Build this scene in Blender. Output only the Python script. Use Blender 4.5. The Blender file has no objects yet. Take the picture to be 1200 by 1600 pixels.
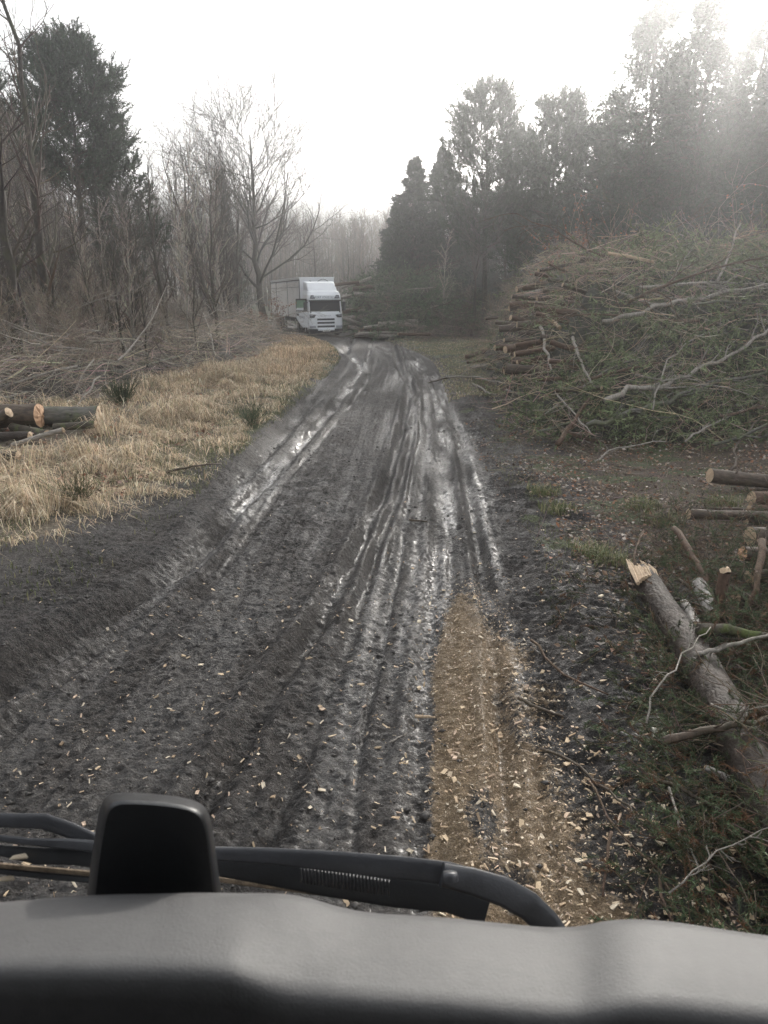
import bpy, math, random
import numpy as np
from mathutils import Vector, Matrix, Euler

R = math.radians
SC = bpy.context.scene
COL = SC.collection
random.seed(7)
RNG = np.random.default_rng(7)

# ------------------------------------------------------------------ camera, sky, sun, exposure
EYE = 2.75
PITCH = R(18.66)
FPX = 1155.0
SUN_AZ, SUN_EL = R(23), R(19)
cam_d = bpy.data.cameras.new('camera')
cam = bpy.data.objects.new('camera', cam_d)
COL.objects.link(cam)
cam.location = (0, 0, EYE)
cam.rotation_euler = (R(90) - PITCH, 0, 0)
cam_d.sensor_fit = 'VERTICAL'
cam_d.sensor_height = 36
cam_d.sensor_width = 27
cam_d.lens = 26
cam_d.clip_start = 0.02
cam_d.clip_end = 4000
cam_d.dof.use_dof = True
cam_d.dof.focus_distance = 9.0
cam_d.dof.aperture_fstop = 10.0
SC.camera = cam

SC.view_settings.view_transform = 'Standard'
SC.view_settings.look = 'None'
SC.view_settings.exposure = 1.25
SC.view_settings.gamma = 1
SC.view_settings.use_curve_mapping = False

w = bpy.data.worlds.new('World')
SC.world = w
w.use_nodes = True
nt = w.node_tree
nt.nodes.clear()
wo = nt.nodes.new('ShaderNodeOutputWorld')
bg = nt.nodes.new('ShaderNodeBackground')
sky = nt.nodes.new('ShaderNodeTexSky')
sky.sky_type = 'NISHITA'
sky.sun_disc = False
sky.sun_elevation = SUN_EL
sky.sun_rotation = SUN_AZ
sky.air_density = 1.0
sky.dust_density = 3.0
mx = nt.nodes.new('ShaderNodeMix')
mx.data_type = 'RGBA'
mx.inputs[0].default_value = 0.72
mx.inputs[7].default_value = (8.35, 8.5, 8.75, 1)      # thin white overcast veil over the clear sky
nt.links.new(sky.outputs[0], mx.inputs[6])
nt.links.new(mx.outputs[2], bg.inputs[0])
bg.inputs[1].default_value = 0.07
nt.links.new(bg.outputs[0], wo.inputs[0])

sun_d = bpy.data.lights.new('sun', 'SUN')
sun_d.energy = 4.6
sun_d.angle = R(2.5)
sun_d.color = (1.0, 0.95, 0.88)
sun = bpy.data.objects.new('sun', sun_d)
COL.objects.link(sun)
sdir = Vector((math.sin(SUN_AZ) * math.cos(SUN_EL), math.cos(SUN_AZ) * math.cos(SUN_EL), math.sin(SUN_EL)))
sun.rotation_euler = sdir.to_track_quat('Z', 'Y').to_euler()
sun.location = (20, 30, 40)

try:
    SC.cycles.use_denoising = True
    SC.cycles.max_bounces = 6
    SC.cycles.diffuse_bounces = 3
    SC.cycles.glossy_bounces = 3
    SC.cycles.transmission_bounces = 4
    SC.cycles.volume_bounces = 1
    SC.cycles.transparent_max_bounces = 8
except Exception:
    pass

# ------------------------------------------------------------------ geometry helpers
CP, SP = math.cos(PITCH), math.sin(PITCH)


def ray(px, py, y):
    """world point seen at photo pixel px,py at forward distance y"""
    yv = (800 - py) / FPX
    f = CP + SP * yv
    u = -SP + CP * yv
    t = y / f
    return np.array([(px - 600) / FPX * t, y, EYE + u * t])


def at(px, py):
    """photo pixel on the sloping base plane"""
    yv = (800 - py) / FPX
    f = CP + SP * yv
    u = -SP + CP * yv
    t = EYE / (-u - 0.04 * f)
    return np.array([(px - 600) / FPX * t, f * t])


def hsh(ix, iy, s):
    n = (ix.astype(np.int64) * 374761393 + iy.astype(np.int64) * 668265263 + s * 974711) & 0x7fffffff
    n = ((n ^ (n >> 13)) * 1274126177) & 0x7fffffff
    n = (n ^ (n >> 16)) & 0xffff
    return n / 65535.0


def vn(x, y, s=0):
    x = np.asarray(x, float)
    y = np.asarray(y, float)
    ix, iy = np.floor(x), np.floor(y)
    fx, fy = x - ix, y - iy
    fx = fx * fx * (3 - 2 * fx)
    fy = fy * fy * (3 - 2 * fy)
    a = hsh(ix, iy, s); b = hsh(ix + 1, iy, s); c = hsh(ix, iy + 1, s); d = hsh(ix + 1, iy + 1, s)
    return (a + (b - a) * fx) * (1 - fy) + (c + (d - c) * fx) * fy - 0.5


def fbm(x, y, s=0, o=4):
    v = 0
    a = 1.0
    for k in range(o):
        v = v + a * vn(x * 2 ** k + 17.3 * k, y * 2 ** k - 9.1 * k, s + k)
        a *= 0.5
    return v


def sm(e0, e1, x):
    t = np.clip((x - e0) / (e1 - e0), 0, 1)
    return t * t * (3 - 2 * t)


def gs(d, w_):
    return np.exp(-(d / w_) ** 2)


CY = np.array([-40, -6, 3.2, 4.9, 6.9, 10.6, 15, 20.8, 26, 30.6, 35, 40, 44, 48.8, 54, 60, 68, 80, 100, 160, 900])
CX = np.array([-1.3, -1.1, -.86, -.76, -.55, -.38, -.2, -.02, .18, .36, .22, -.42, -1.0, -2.0, -3.7, -5.7, -8.3, -12.5, -20, -40, -200])


def cxa(y):
    return (np.interp(y - 1.2, CY, CX) + np.interp(y, CY, CX) + np.interp(y + 1.2, CY, CX)) / 3


def base(y):
    y = np.asarray(y, float)
    return np.where(y < 70, -0.04 * y, -2.8 - 0.04 * 30 * (1 - np.exp(-(y - 70) / 30)))


def poly(pxs):
    p = np.array([at(*q) for q in pxs])
    o = np.argsort(p[:, 1])
    return p[o, 1], p[o, 0]


#  (pixel path, width m, depth m, wetness)
RUTS = [
    ([(-330, 1320), (0, 1075), (130, 985), (290, 880), (400, 765), (470, 690), (530, 622), (563, 580), (560, 565), (540, 548)], .13, .05, 1.0),
    ([(-240, 1400), (60, 1085), (240, 945), (330, 870), (430, 765), (500, 690), (548, 630), (575, 590), (572, 568)], .05, .02, .6),
    ([(250, 1380), (330, 1230), (440, 1050), (500, 965), (560, 860), (600, 765), (632, 660), (640, 600), (622, 570)], .09, .065, .45),
    ([(370, 1420), (445, 1250), (512, 1085), (548, 985), (590, 850), (622, 765), (640, 690), (650, 620)], .06, .045, .4),
    ([(545, 1420), (560, 1180), (590, 1030), (622, 900), (640, 760), (655, 680), (655, 610), (636, 575)], .025, .012, .9),
    ([(590, 1420), (600, 1180), (620, 1030), (650, 900), (660, 760), (668, 680), (662, 600)], .05, .012, .7),
    ([(660, 1420), (660, 1180), (668, 1030), (683, 900), (692, 760), (690, 680), (678, 610), (660, 580)], .10, .02, .95),
    ([(700, 1420), (695, 1180), (700, 1030), (706, 900), (708, 760), (700, 680), (685, 610)], .05, .01, .8),
    ([(800, 1420), (790, 1180), (775, 1030), (758, 900), (738, 790), (718, 690), (700, 640), (675, 585), (640, 560)], .07, .04, .85),
    ([(860, 1420), (830, 1180), (808, 1040), (785, 930), (752, 790), (730, 700), (706, 635), (684, 590), (650, 562)], .06, .02, .8),
]
RUTS.append(([(-420, 1300), (-60, 1110), (60, 1030), (200, 935), (310, 850)], .17, .045, .75))
RP = [(poly(a), b, c, d) for a, b, c, d in RUTS]
EDGE_L, EDGE_R = -2.05, 1.95


def ground(x, y, fine=True, full=False):
    x = np.asarray(x, float)
    y = np.asarray(y, float)
    s = x - cxa(y)
    h = base(y)
    off = sm(2.6, 7, np.abs(s))
    h = h + off * (0.12 + 0.28 * fbm(x * .16, y * .16, 3, 3)) * sm(-8, 4, y)
    h = h + 0.10 * sm(1.7, 2.5, np.abs(s)) * (0.6 + fbm(x * .6, y * .35, 11, 2))
    road = 1 - sm(1.8, 2.4, np.abs(s))
    h = h - road * 0.05 - road * .04 * np.cos(np.clip(s, -2, 2) * 1.3) * -0.5
    wet = 0.0 * x
    if fine:
        near = 1 - sm(25, 60, y)
        for (ry, rx), wd, dp, wt in RP:
            wob = 0.025 * fbm(y * .7, y * 0 + rx[0], 21, 3)
            d = x - np.interp(y, ry, rx) - wob
            mod = 0.65 + 0.9 * fbm(y * .9, rx[0] * 7 + 0 * y, 5, 3)
            ww = wd * (1 + np.clip(y - 8, 0, 40) * .012)
            dp = dp * 2.4
            h = h - dp * mod * gs(d, ww) + dp * .6 * mod * (gs(d - ww * 1.9, ww * .8) + gs(d + ww * 1.9, ww * .8))
            wet = np.maximum(wet, wt * gs(d, ww * 1.25) * np.clip(.55 + 1.5 * fbm(x * 3, y * .8, 31, 3), 0, 1))
        mud = 1 - sm(2.6, 3.4, np.abs(s + .2))
        rg = np.abs(fbm(x * 5, y * 4, 41, 4))
        calm = np.clip(gs(s - 1.15, .55), 0, 1) * .45
        h = h + near * mud * (0.030 * fbm(x * 2.2, y * 1.6, 43, 3) + (1 - calm) * (0.018 * (.35 - rg) + .026 * fbm(s * 16, y * .14, 57, 3) * (1 - sm(1.7, 2.1, np.abs(s))) + 0.032 * (.3 - np.abs(fbm(x * 13, y * 11, 47, 3)))) + .030 * fbm(x * 38, y * 34, 49, 2) * (1 - .4 * calm))
        # lug marks pressed in by machine tyres along both shoulders and in the right-hand wheel track
        n1 = np.clip(.5 + 1.4 * fbm(x * 1.1, y * .7, 51, 2), 0, 1)
        lugl = sm(-2.9, -2.6, s) * (1 - sm(-1.8, -1.6, s)) * n1
        h = h + near * lugl * .020 * np.clip(.5 + 2 * fbm(x * 5, y * 5, 52, 2), 0, 1.4) * np.sin((y * 1.0 + x * .15) / .10 * 2 * math.pi + .5 * fbm(x * 2, y * 2, 3, 2))
        lugr = sm(1.7, 1.95, s) * (1 - sm(2.9, 3.2, s)) * n1
        h = h + near * lugr * .030 * np.clip(.5 + 2 * fbm(x * 5, y * 5, 53, 2), 0, 1.4) * np.sin((y * .9 + (x) * .55) / .13 * 2 * math.pi + 2.0 * fbm(x * 2, y * 2, 3, 2))
        tr = gs(s - 1.2, .28) + .6 * gs(s + 1.1, .25)
        h = h + near * tr * .0045 * np.sign(np.sin(y / .055 * 2 * math.pi + 2.5 * np.sin(s * 16)))
        out = sm(2.6, 3.4, np.abs(s + .2))
        h = h + near * out * (.05 * fbm(x * 3, y * 3, 61, 3) + .025 * fbm(x * 12, y * 12, 67, 2))
        blotch = np.clip((fbm(s * 4, y * .2, 71, 4) + .1) * 2.0, 0, 1)
        wet = np.maximum(wet, blotch * .55 * (1 - sm(1.7, 2.3, np.abs(s))) * (.5 + .5 * sm(-.4, .6, s)))
        wet = np.maximum(wet, .22 * np.clip(fbm(x * 5, y * 5, 73, 3) * 3, 0, 1) * (1 - sm(2.3, 3.6, np.abs(s))))
    if full:
        return h, wet, s
    return h


def gz(x, y):
    return float(ground(np.array([x]), np.array([y]))[0])


def gat(px, py, dz=0.0, y0=1.6, y1=70.0):
    """forward distance where the sight line of a photo pixel comes down to dz above the ground"""
    for n_ in range(2):
        yy = np.linspace(y0, y1, 400)
        yv = (800 - py) / FPX
        f = CP + SP * yv
        t = yy / f
        x = (px - 600) / FPX * t
        z = EYE + (-SP + CP * yv) * t
        i = np.nonzero(z < ground(x, yy) + dz)[0]
        if not len(i):
            return float(y1)
        k = i[0]
        y0, y1 = yy[max(k - 1, 0)], yy[k]
    return float((y0 + y1) / 2)


def atg(px, py):
    return ray(px, py, gat(px, py))[:2]


def link(o, parent=None):
    COL.objects.link(o)
    if parent is not None:
        o.parent = parent
    return o


class MB:
    def __init__(s):
        s.v, s.f3, s.f4, s.c, s.m3, s.m4 = [], [], [], [], [], []
        s.n = 0

    def add(s, v, f, col=None, mi=0):
        v = np.asarray(v, np.float32).reshape(-1, 3)
        f = np.asarray(f, np.int64)
        if f.shape[1] == 3:
            s.f3.append(f + s.n); s.m3.append(np.full(len(f), mi))
        else:
            s.f4.append(f + s.n); s.m4.append(np.full(len(f), mi))
        s.v.append(v)
        if col is None:
            col = np.ones((len(v), 3)) * .5
        s.c.append(np.broadcast_to(np.asarray(col, np.float32), (len(v), 3)))
        s.n += len(v)
        return s

    def tube(s, pts, rad, n=8, cap=True, col=None, mi=0, rough=0):
        P = np.asarray(pts, float)[None]
        Rr = np.asarray(rad, float)[None] if np.ndim(rad) else np.full((1, len(pts)), float(rad))
        s.tubes(P, Rr, n, col, mi, rough)
        if cap:
            b = s.n - len(pts) * n
            K = len(pts)
            s.v.append(np.array([pts[0], pts[-1]], np.float32))
            s.c.append(np.broadcast_to(np.asarray([.5] * 3 if col is None else col, np.float32), (2, 3)))
            i = np.arange(n)
            s.f3.append(np.stack([b + (i + 1) % n, b + i, np.full(n, s.n)], 1))
            s.f3.append(np.stack([b + (K - 1) * n + i, b + (K - 1) * n + (i + 1) % n, np.full(n, s.n + 1)], 1))
            s.m3.append(np.full(2 * n, mi))
            s.n += 2
        return s

    def tubes(s, P, Rr, n=3, col=None, mi=0, rough=0):
        """P (B,K,3) polylines -> B open tubes in one go"""
        B, K, _ = P.shape
        if B == 0:
            return s
        T = np.gradient(P, axis=1)
        T /= np.linalg.norm(T, axis=2, keepdims=True) + 1e-9
        ov = P[:, -1] - P[:, 0]
        ref = np.where(np.abs(ov[:, 2:3]) > .6 * np.linalg.norm(ov, axis=1, keepdims=True), [[1., 0, 0]], [[0, 0, 1.]])
        ref = ref[:, None, :]
        U = ref - (ref * T).sum(2, keepdims=True) * T
        U /= np.linalg.norm(U, axis=2, keepdims=True) + 1e-9
        W = np.cross(T, U)
        a = np.arange(n) * 2 * math.pi / n
        rr = Rr[:, :, None, None] * np.ones((1, 1, n, 1))
        if rough:
            rr = rr * (1 + rough * RNG.normal(size=(B, K, n, 1)))
        V = P[:, :, None, :] + rr * (np.cos(a)[None, None, :, None] * U[:, :, None, :] + np.sin(a)[None, None, :, None] * W[:, :, None, :])
        idx = np.arange(B * K * n).reshape(B, K, n)
        nx = np.roll(idx, -1, axis=2)
        F = np.stack([idx[:, :-1], nx[:, :-1], nx[:, 1:], idx[:, 1:]], -1).reshape(-1, 4)
        if col is not None and np.ndim(col) == 2:
            col = np.repeat(np.asarray(col), K * n, axis=0)
        s.add(V.reshape(-1, 3), F, col, mi)
        return s

    def box(s, x0, x1, y0, y1, z0, z1, col=None, mi=0):
        v = [(x, y, z) for x in (x0, x1) for y in (y0, y1) for z in (z0, z1)]
        s.add(v, [(0, 1, 3, 2), (4, 6, 7, 5), (0, 4, 5, 1), (2, 3, 7, 6), (0, 2, 6, 4), (1, 5, 7, 3)], col, mi)
        return s

    def prism(s, prof, a0, a1, axis='x', col=None, mi=0):
        """polygon prof [(u,v)] extruded along axis from a0 to a1 (convex or nearly)"""
        n = len(prof)
        def pt(u, v, a):
            return (a, u, v) if axis == 'x' else ((u, a, v) if axis == 'y' else (u, v, a))
        v = [pt(u, q, a0) for u, q in prof] + [pt(u, q, a1) for u, q in prof]
        i = np.arange(n)
        s.add(v, np.stack([i, (i + 1) % n, (i + 1) % n + n, i + n], 1), col, mi)
        c0 = pt(sum(u for u, q in prof) / n, sum(q for u, q in prof) / n, a0)
        c1 = pt(sum(u for u, q in prof) / n, sum(q for u, q in prof) / n, a1)
        s.add(v + [c0, c1], np.concatenate([np.stack([(i + 1) % n, i, np.full(n, 2 * n)], 1), np.stack([i + n, (i + 1) % n + n, np.full(n, 2 * n + 1)], 1)]), col, mi)
        return s

    def lathe(s, c, prof, n=20, axis='x', col=None, mi=0):
        a = np.arange(n) * 2 * math.pi / n
        V = []
        for u, r in prof:
            for t in a:
                if axis == 'x':
                    V.append((c[0] + u, c[1] + r * math.cos(t), c[2] + r * math.sin(t)))
                else:
                    V.append((c[0] + r * math.cos(t), c[1] + r * math.sin(t), c[2] + u))
        k = len(prof)
        idx = np.arange(k * n).reshape(k, n)
        nx = np.roll(idx, -1, 1)
        s.add(V, np.stack([idx[:-1], nx[:-1], nx[1:], idx[1:]], -1).reshape(-1, 4), col, mi)
        return s

    def mesh(s, name, mats, smooth=True):
        me = bpy.data.meshes.new(name)
        V = np.concatenate(s.v).astype(np.float32)
        C = np.concatenate(s.c).astype(np.float32)
        f3 = np.concatenate(s.f3) if s.f3 else np.zeros((0, 3), np.int64)
        f4 = np.concatenate(s.f4) if s.f4 else np.zeros((0, 4), np.int64)
        mi = np.concatenate(s.m3 + s.m4)
        L = np.concatenate([f3.ravel(), f4.ravel()]).astype(np.int32)
        st = np.concatenate([np.arange(len(f3)) * 3, len(f3) * 3 + np.arange(len(f4)) * 4]).astype(np.int32)
        me.vertices.add(len(V)); me.vertices.foreach_set('co', V.ravel())
        me.loops.add(len(L)); me.loops.foreach_set('vertex_index', L)
        me.polygons.add(len(st)); me.polygons.foreach_set('loop_start', st)
        me.polygons.foreach_set('material_index', mi.astype(np.int32))
        me.polygons.foreach_set('use_smooth', np.full(len(st), smooth))
        me.update(calc_edges=True)
        at_ = me.attributes.new('col', 'FLOAT_COLOR', 'POINT')
        at_.data.foreach_set('color', np.concatenate([C, np.ones((len(C), 1), np.float32)], 1).ravel())
        for m in (mats if isinstance(mats, (list, tuple)) else [mats]):
            me.materials.append(m)
        return me

    def build(s, name, mats, parent=None, smooth=True):
        return link(bpy.data.objects.new(name, s.mesh(name, mats, smooth)), parent)


def tag(o, label=None, cat=None, group=None, kind=None):
    if label: o['label'] = label
    if cat: o['category'] = cat
    if group: o['group'] = group
    if kind: o['kind'] = kind
    return o


def empty(name, loc, label=None, cat=None, group=None, rot=(0, 0, 0)):
    o = bpy.data.objects.new(name, None)
    o.empty_display_size = .2
    o.location = loc
    o.rotation_euler = rot
    link(o)
    return tag(o, label, cat, group)


def bevel(o, wd, seg=2):
    m = o.modifiers.new('bevel', 'BEVEL')
    m.width = wd; m.segments = seg; m.limit_method = 'ANGLE'; m.angle_limit = R(35)
    return o


def unit(v):
    return v / (np.linalg.norm(v, axis=-1, keepdims=True) + 1e-9)


# ------------------------------------------------------------------ materials
def newmat(name):
    m = bpy.data.materials.new(name)
    m.use_nodes = True
    t = m.node_tree
    return m, t, t.nodes['Principled BSDF'], t.nodes['Material Output']


def N(t, kind, **kw):
    n = t.nodes.new(kind)
    for k, v in kw.items():
        setattr(n, k, v)
    return n


def noise(t, scale, detail=5, rough=.6, coord=None):
    n = N(t, 'ShaderNodeTexNoise')
    n.inputs['Scale'].default_value = scale
    n.inputs['Detail'].default_value = detail
    n.inputs['Roughness'].default_value = rough
    if coord is not None:
        t.links.new(coord, n.inputs['Vector'])
    return n.outputs[0]


def ramp(t, fac, stops):
    r = N(t, 'ShaderNodeValToRGB')
    e = r.color_ramp.elements
    while len(e) < len(stops):
        e.new(.5)
    for q, (p, c) in zip(e, stops):
        q.position = p
        q.color = tuple(c) + (1,) if len(c) == 3 else c
    t.links.new(fac, r.inputs[0])
    return r.outputs[0]


def mixc(t, fac, a, b, mode='MIX'):
    m = N(t, 'ShaderNodeMix', data_type='RGBA', blend_type=mode)
    for i, v in ((0, fac), (6, a), (7, b)):
        if hasattr(v, 'is_linked'):
            t.links.new(v, m.inputs[i])
        elif i == 0:
            m.inputs[i].default_value = v
        else:
            m.inputs[i].default_value = tuple(v) + (1,)
    return m.outputs[2]


def mth(t, op, a, b=0.0, clamp=False):
    m = N(t, 'ShaderNodeMath', operation=op, use_clamp=clamp)
    for i, v in ((0, a), (1, b)):
        if hasattr(v, 'is_linked'):
            t.links.new(v, m.inputs[i])
        else:
            m.inputs[i].default_value = v
    return m.outputs[0]


def bump(t, p, h, dist=.01, strength=1.0):
    b = N(t, 'ShaderNodeBump')
    b.inputs['Strength'].default_value = strength
    b.inputs['Distance'].default_value = dist
    t.links.new(h, b.inputs['Height'])
    t.links.new(b.outputs[0], p.inputs['Normal'])
    return b


def objc(t):
    return N(t, 'ShaderNodeTexCoord').outputs['Object']


def simple(name, col, rough=.6, metal=0, var=.12, scale=8, bmp=0, spec=.5, coat=0):
    m, t, p, o = newmat(name)
    co = objc(t)
    n = noise(t, scale, 5, .6, co)
    dk = tuple(c * (1 - var) for c in col); lt = tuple(min(1, c * (1 + var)) for c in col)
    t.links.new(ramp(t, n, [(.3, dk), (.7, lt)]), p.inputs['Base Color'])
    p.inputs['Roughness'].default_value = rough
    p.inputs['Metallic'].default_value = metal
    p.inputs['Specular IOR Level'].default_value = spec
    p.inputs['Coat Weight'].default_value = coat
    if bmp:
        bump(t, p, noise(t, scale * 6, 4, .6, co), bmp)
    return m


def bark(name, dark, light, scale=6, green=0.0, bmp=.02, rough=.85):
    m, t, p, o = newmat(name)
    co = objc(t)
    mp = N(t, 'ShaderNodeMapping')
    mp.inputs['Scale'].default_value = (1, 1, .35)
    t.links.new(co, mp.inputs[0])
    n = noise(t, scale * 3, 6, .65, mp.outputs[0])
    c = ramp(t, n, [(.3, dark), (.72, light)])
    if green:
        g = ramp(t, noise(t, scale * .6, 4, .6, co), [(.48, (0, 0, 0)), (.62, (green,) * 3)])
        c = mixc(t, g, c, (.09, .11, .035))
    t.links.new(c, p.inputs['Base Color'])
    p.inputs['Roughness'].default_value = rough
    p.inputs['Specular IOR Level'].default_value = .35
    bump(t, p, n, bmp)
    return m


def vcol(name, rough=.8, trans=0.0, spec=.3, bmp=0, var=0.0):
    """colour from each blade's / leaf's own attribute"""
    m, t, p, o = newmat(name)
    a = N(t, 'ShaderNodeAttribute', attribute_name='col')
    c = a.outputs['Color']
    if var:
        c = mixc(t, 1.0, c, ramp(t, noise(t, 30, 4, .6, objc(t)), [(.3, (1 - var,) * 3), (.7, (1,) * 3)]), 'MULTIPLY')
    t.links.new(c, p.inputs['Base Color'])
    p.inputs['Roughness'].default_value = rough
    p.inputs['Specular IOR Level'].default_value = spec
    if trans:
        tr = N(t, 'ShaderNodeBsdfTranslucent')
        t.links.new(c, tr.inputs[0])
        ms = N(t, 'ShaderNodeMixShader')
        ms.inputs[0].default_value = trans
        t.links.new(p.outputs[0], ms.inputs[1]); t.links.new(tr.outputs[0], ms.inputs[2])
        t.links.new(ms.outputs[0], o.inputs['Surface'])
    if bmp:
        bump(t, p, noise(t, 60, 4, .6, objc(t)), bmp)
    return m


def ground_mat(name):
    """mud, straw, litter, moss and sawdust mixed by point attributes; gloss by the wet attribute"""
    m, t, p, o = newmat(name)
    co = objc(t)
    A = N(t, 'ShaderNodeAttribute', attribute_name='ga')      # wet, dust, straw
    B = N(t, 'ShaderNodeAttribute', attribute_name='gb')      # moss, litter, pale streaks with painted sheen
    sa = N(t, 'ShaderNodeSeparateColor'); t.links.new(A.outputs['Color'], sa.inputs[0])
    sb = N(t, 'ShaderNodeSeparateColor'); t.links.new(B.outputs['Color'], sb.inputs[0])
    n1 = noise(t, 2.2, 6, .65, co); n2 = noise(t, 26, 6, .7, co); n3 = noise(t, 110, 5, .7, co)
    vo = N(t, 'ShaderNodeTexVoronoi'); vo.inputs['Scale'].default_value = 55; t.links.new(co, vo.inputs['Vector'])
    mud = ramp(t, n2, [(.34, (.006, .005, .0042)), (.5, (.021, .0172, .0145)), (.66, (.066, .054, .044))])
    mud = mixc(t, ramp(t, n1, [(.4, (0, 0, 0)), (.65, (.55,) * 3)]), mud, (.045, .034, .026))
    grit = ramp(t, n3, [(.56, (0, 0, 0)), (.66, (1, 1, 1))])
    mud = mixc(t, mth(t, 'MULTIPLY', grit, .6), mud, (.17, .148, .126))
    dustc = ramp(t, n3, [(.3, (.08, .055, .028)), (.5, (.28, .19, .10)), (.7, (.52, .38, .21))])
    strawc = ramp(t, n2, [(.3, (.04, .03, .022)), (.5, (.13, .105, .07)), (.75, (.34, .28, .20))])
    mossc = ramp(t, n2, [(.3, (.03, .03, .014)), (.55, (.07, .085, .025)), (.8, (.14, .16, .05))])
    litc = ramp(t, n2, [(.25, (.02, .015, .011)), (.5, (.07, .046, .028)), (.66, (.16, .105, .065)), (.85, (.30, .24, .18))])
    def soft(f, k=1.2):
        q = mth(t, 'ADD', f, mth(t, 'MULTIPLY', mth(t, 'SUBTRACT', n2, .5), k))
        return ramp(t, mth(t, 'MULTIPLY', q, mth(t, 'GREATER_THAN', f, .02)), [(.32, (0, 0, 0)), (.62, (1, 1, 1))])
    c = mixc(t, soft(sb.outputs[1]), mud, litc)
    c = mixc(t, soft(sa.outputs[2]), c, strawc)
    c = mixc(t, soft(sb.outputs[0]), c, mossc)
    c = mixc(t, mth(t, 'MULTIPLY', soft(sa.outputs[1], 1.7), .78), c, dustc)
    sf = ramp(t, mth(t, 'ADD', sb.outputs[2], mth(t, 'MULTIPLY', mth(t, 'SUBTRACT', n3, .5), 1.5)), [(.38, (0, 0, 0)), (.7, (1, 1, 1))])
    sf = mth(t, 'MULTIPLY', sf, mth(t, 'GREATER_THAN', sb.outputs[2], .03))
    c = mixc(t, mth(t, 'MULTIPLY', sf, .55), c, (.12, .108, .096))  # pale tone for clay streaks and the painted rut sheen
    p.inputs['Coat Roughness'].default_value = .19
    p.inputs['Coat IOR'].default_value = 1.45
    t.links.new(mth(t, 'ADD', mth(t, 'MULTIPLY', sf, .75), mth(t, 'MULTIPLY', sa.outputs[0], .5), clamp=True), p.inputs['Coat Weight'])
    t.links.new(c, p.inputs['Base Color'])
    wet = mth(t, 'ADD', sa.outputs[0], mth(t, 'MULTIPLY', mth(t, 'SUBTRACT', n2, .5), 1.3))
    rg = ramp(t, wet, [(.0, (.82,) * 3), (.35, (.6,) * 3), (.62, (.34,) * 3), (.95, (.17,) * 3)])
    dry = mth(t, 'ADD', mth(t, 'ADD', sa.outputs[2], sb.outputs[1]), sa.outputs[1], clamp=True)
    t.links.new(mixc(t, mth(t, 'MULTIPLY', dry, .8), rg, (.85, .85, .85)), p.inputs['Roughness'])
    p.inputs['Specular IOR Level'].default_value = .6
    hh = mth(t, 'ADD', mth(t, 'ADD', mth(t, 'MULTIPLY', n2, 1.1), mth(t, 'MULTIPLY', n3, .45)), mth(t, 'MULTIPLY', vo.outputs['Distance'], .35))
    b = bump(t, p, hh, .065)
    return m


M = dict(
    ground=ground_mat('ground_soil'),
    bark=bark('bark_dark', (.028, .023, .019), (.085, .072, .06), 5, .25),
    barkg=bark('bark_greygreen', (.05, .047, .040), (.15, .14, .12), 5, .5),
    barkp=bark('bark_pale_twig', (.13, .112, .095), (.38, .345, .30), 9, .15),
    barkr=bark('bark_pine_red', (.04, .024, .017), (.15, .095, .065), 7, .1),
    barkl=bark('bark_log', (.022, .016, .012), (.125, .09, .065), 7, .12, .012, .7),
    birch=bark('bark_birch', (.07, .055, .045), (.5, .47, .43), 10, 0, .006),
    barkm=bark('bark_mossy', (.03, .024, .018), (.09, .075, .055), 7, 1.0),
    twig=vcol('twig', .8, 0, .3),
    needle=vcol('needles', .6, .18, .3),
    grass=vcol('grass_blades', .65, .35, .3),
    leaf=vcol('dead_leaves', .6, .25, .35),
    chip=vcol('wood_chip', .75, 0, .3, .002, .25),
    hill=simple('hill_heath', (.06, .07, .05), .9, var=.3, scale=.02),
)


def wood_cut(name, a, b):
    m, t, p, o = newmat(name)
    co = objc(t)
    wv = N(t, 'ShaderNodeTexWave', wave_type='RINGS', rings_direction='Z')
    wv.inputs['Scale'].default_value = 14
    wv.inputs['Distortion'].default_value = 3
    t.links.new(co, wv.inputs[0])
    c = mixc(t, mth(t, 'MULTIPLY', wv.outputs[1], .35), a, b)
    c = mixc(t, ramp(t, noise(t, 14, 5, .6, co), [(.45, (0, 0, 0)), (.7, (.6,) * 3)]), c, tuple(q * .45 for q in a))
    t.links.new(c, p.inputs['Base Color'])
    p.inputs['Roughness'].default_value = .75
    bump(t, p, noise(t, 50, 4, .7, co), .004)
    return m


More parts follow.
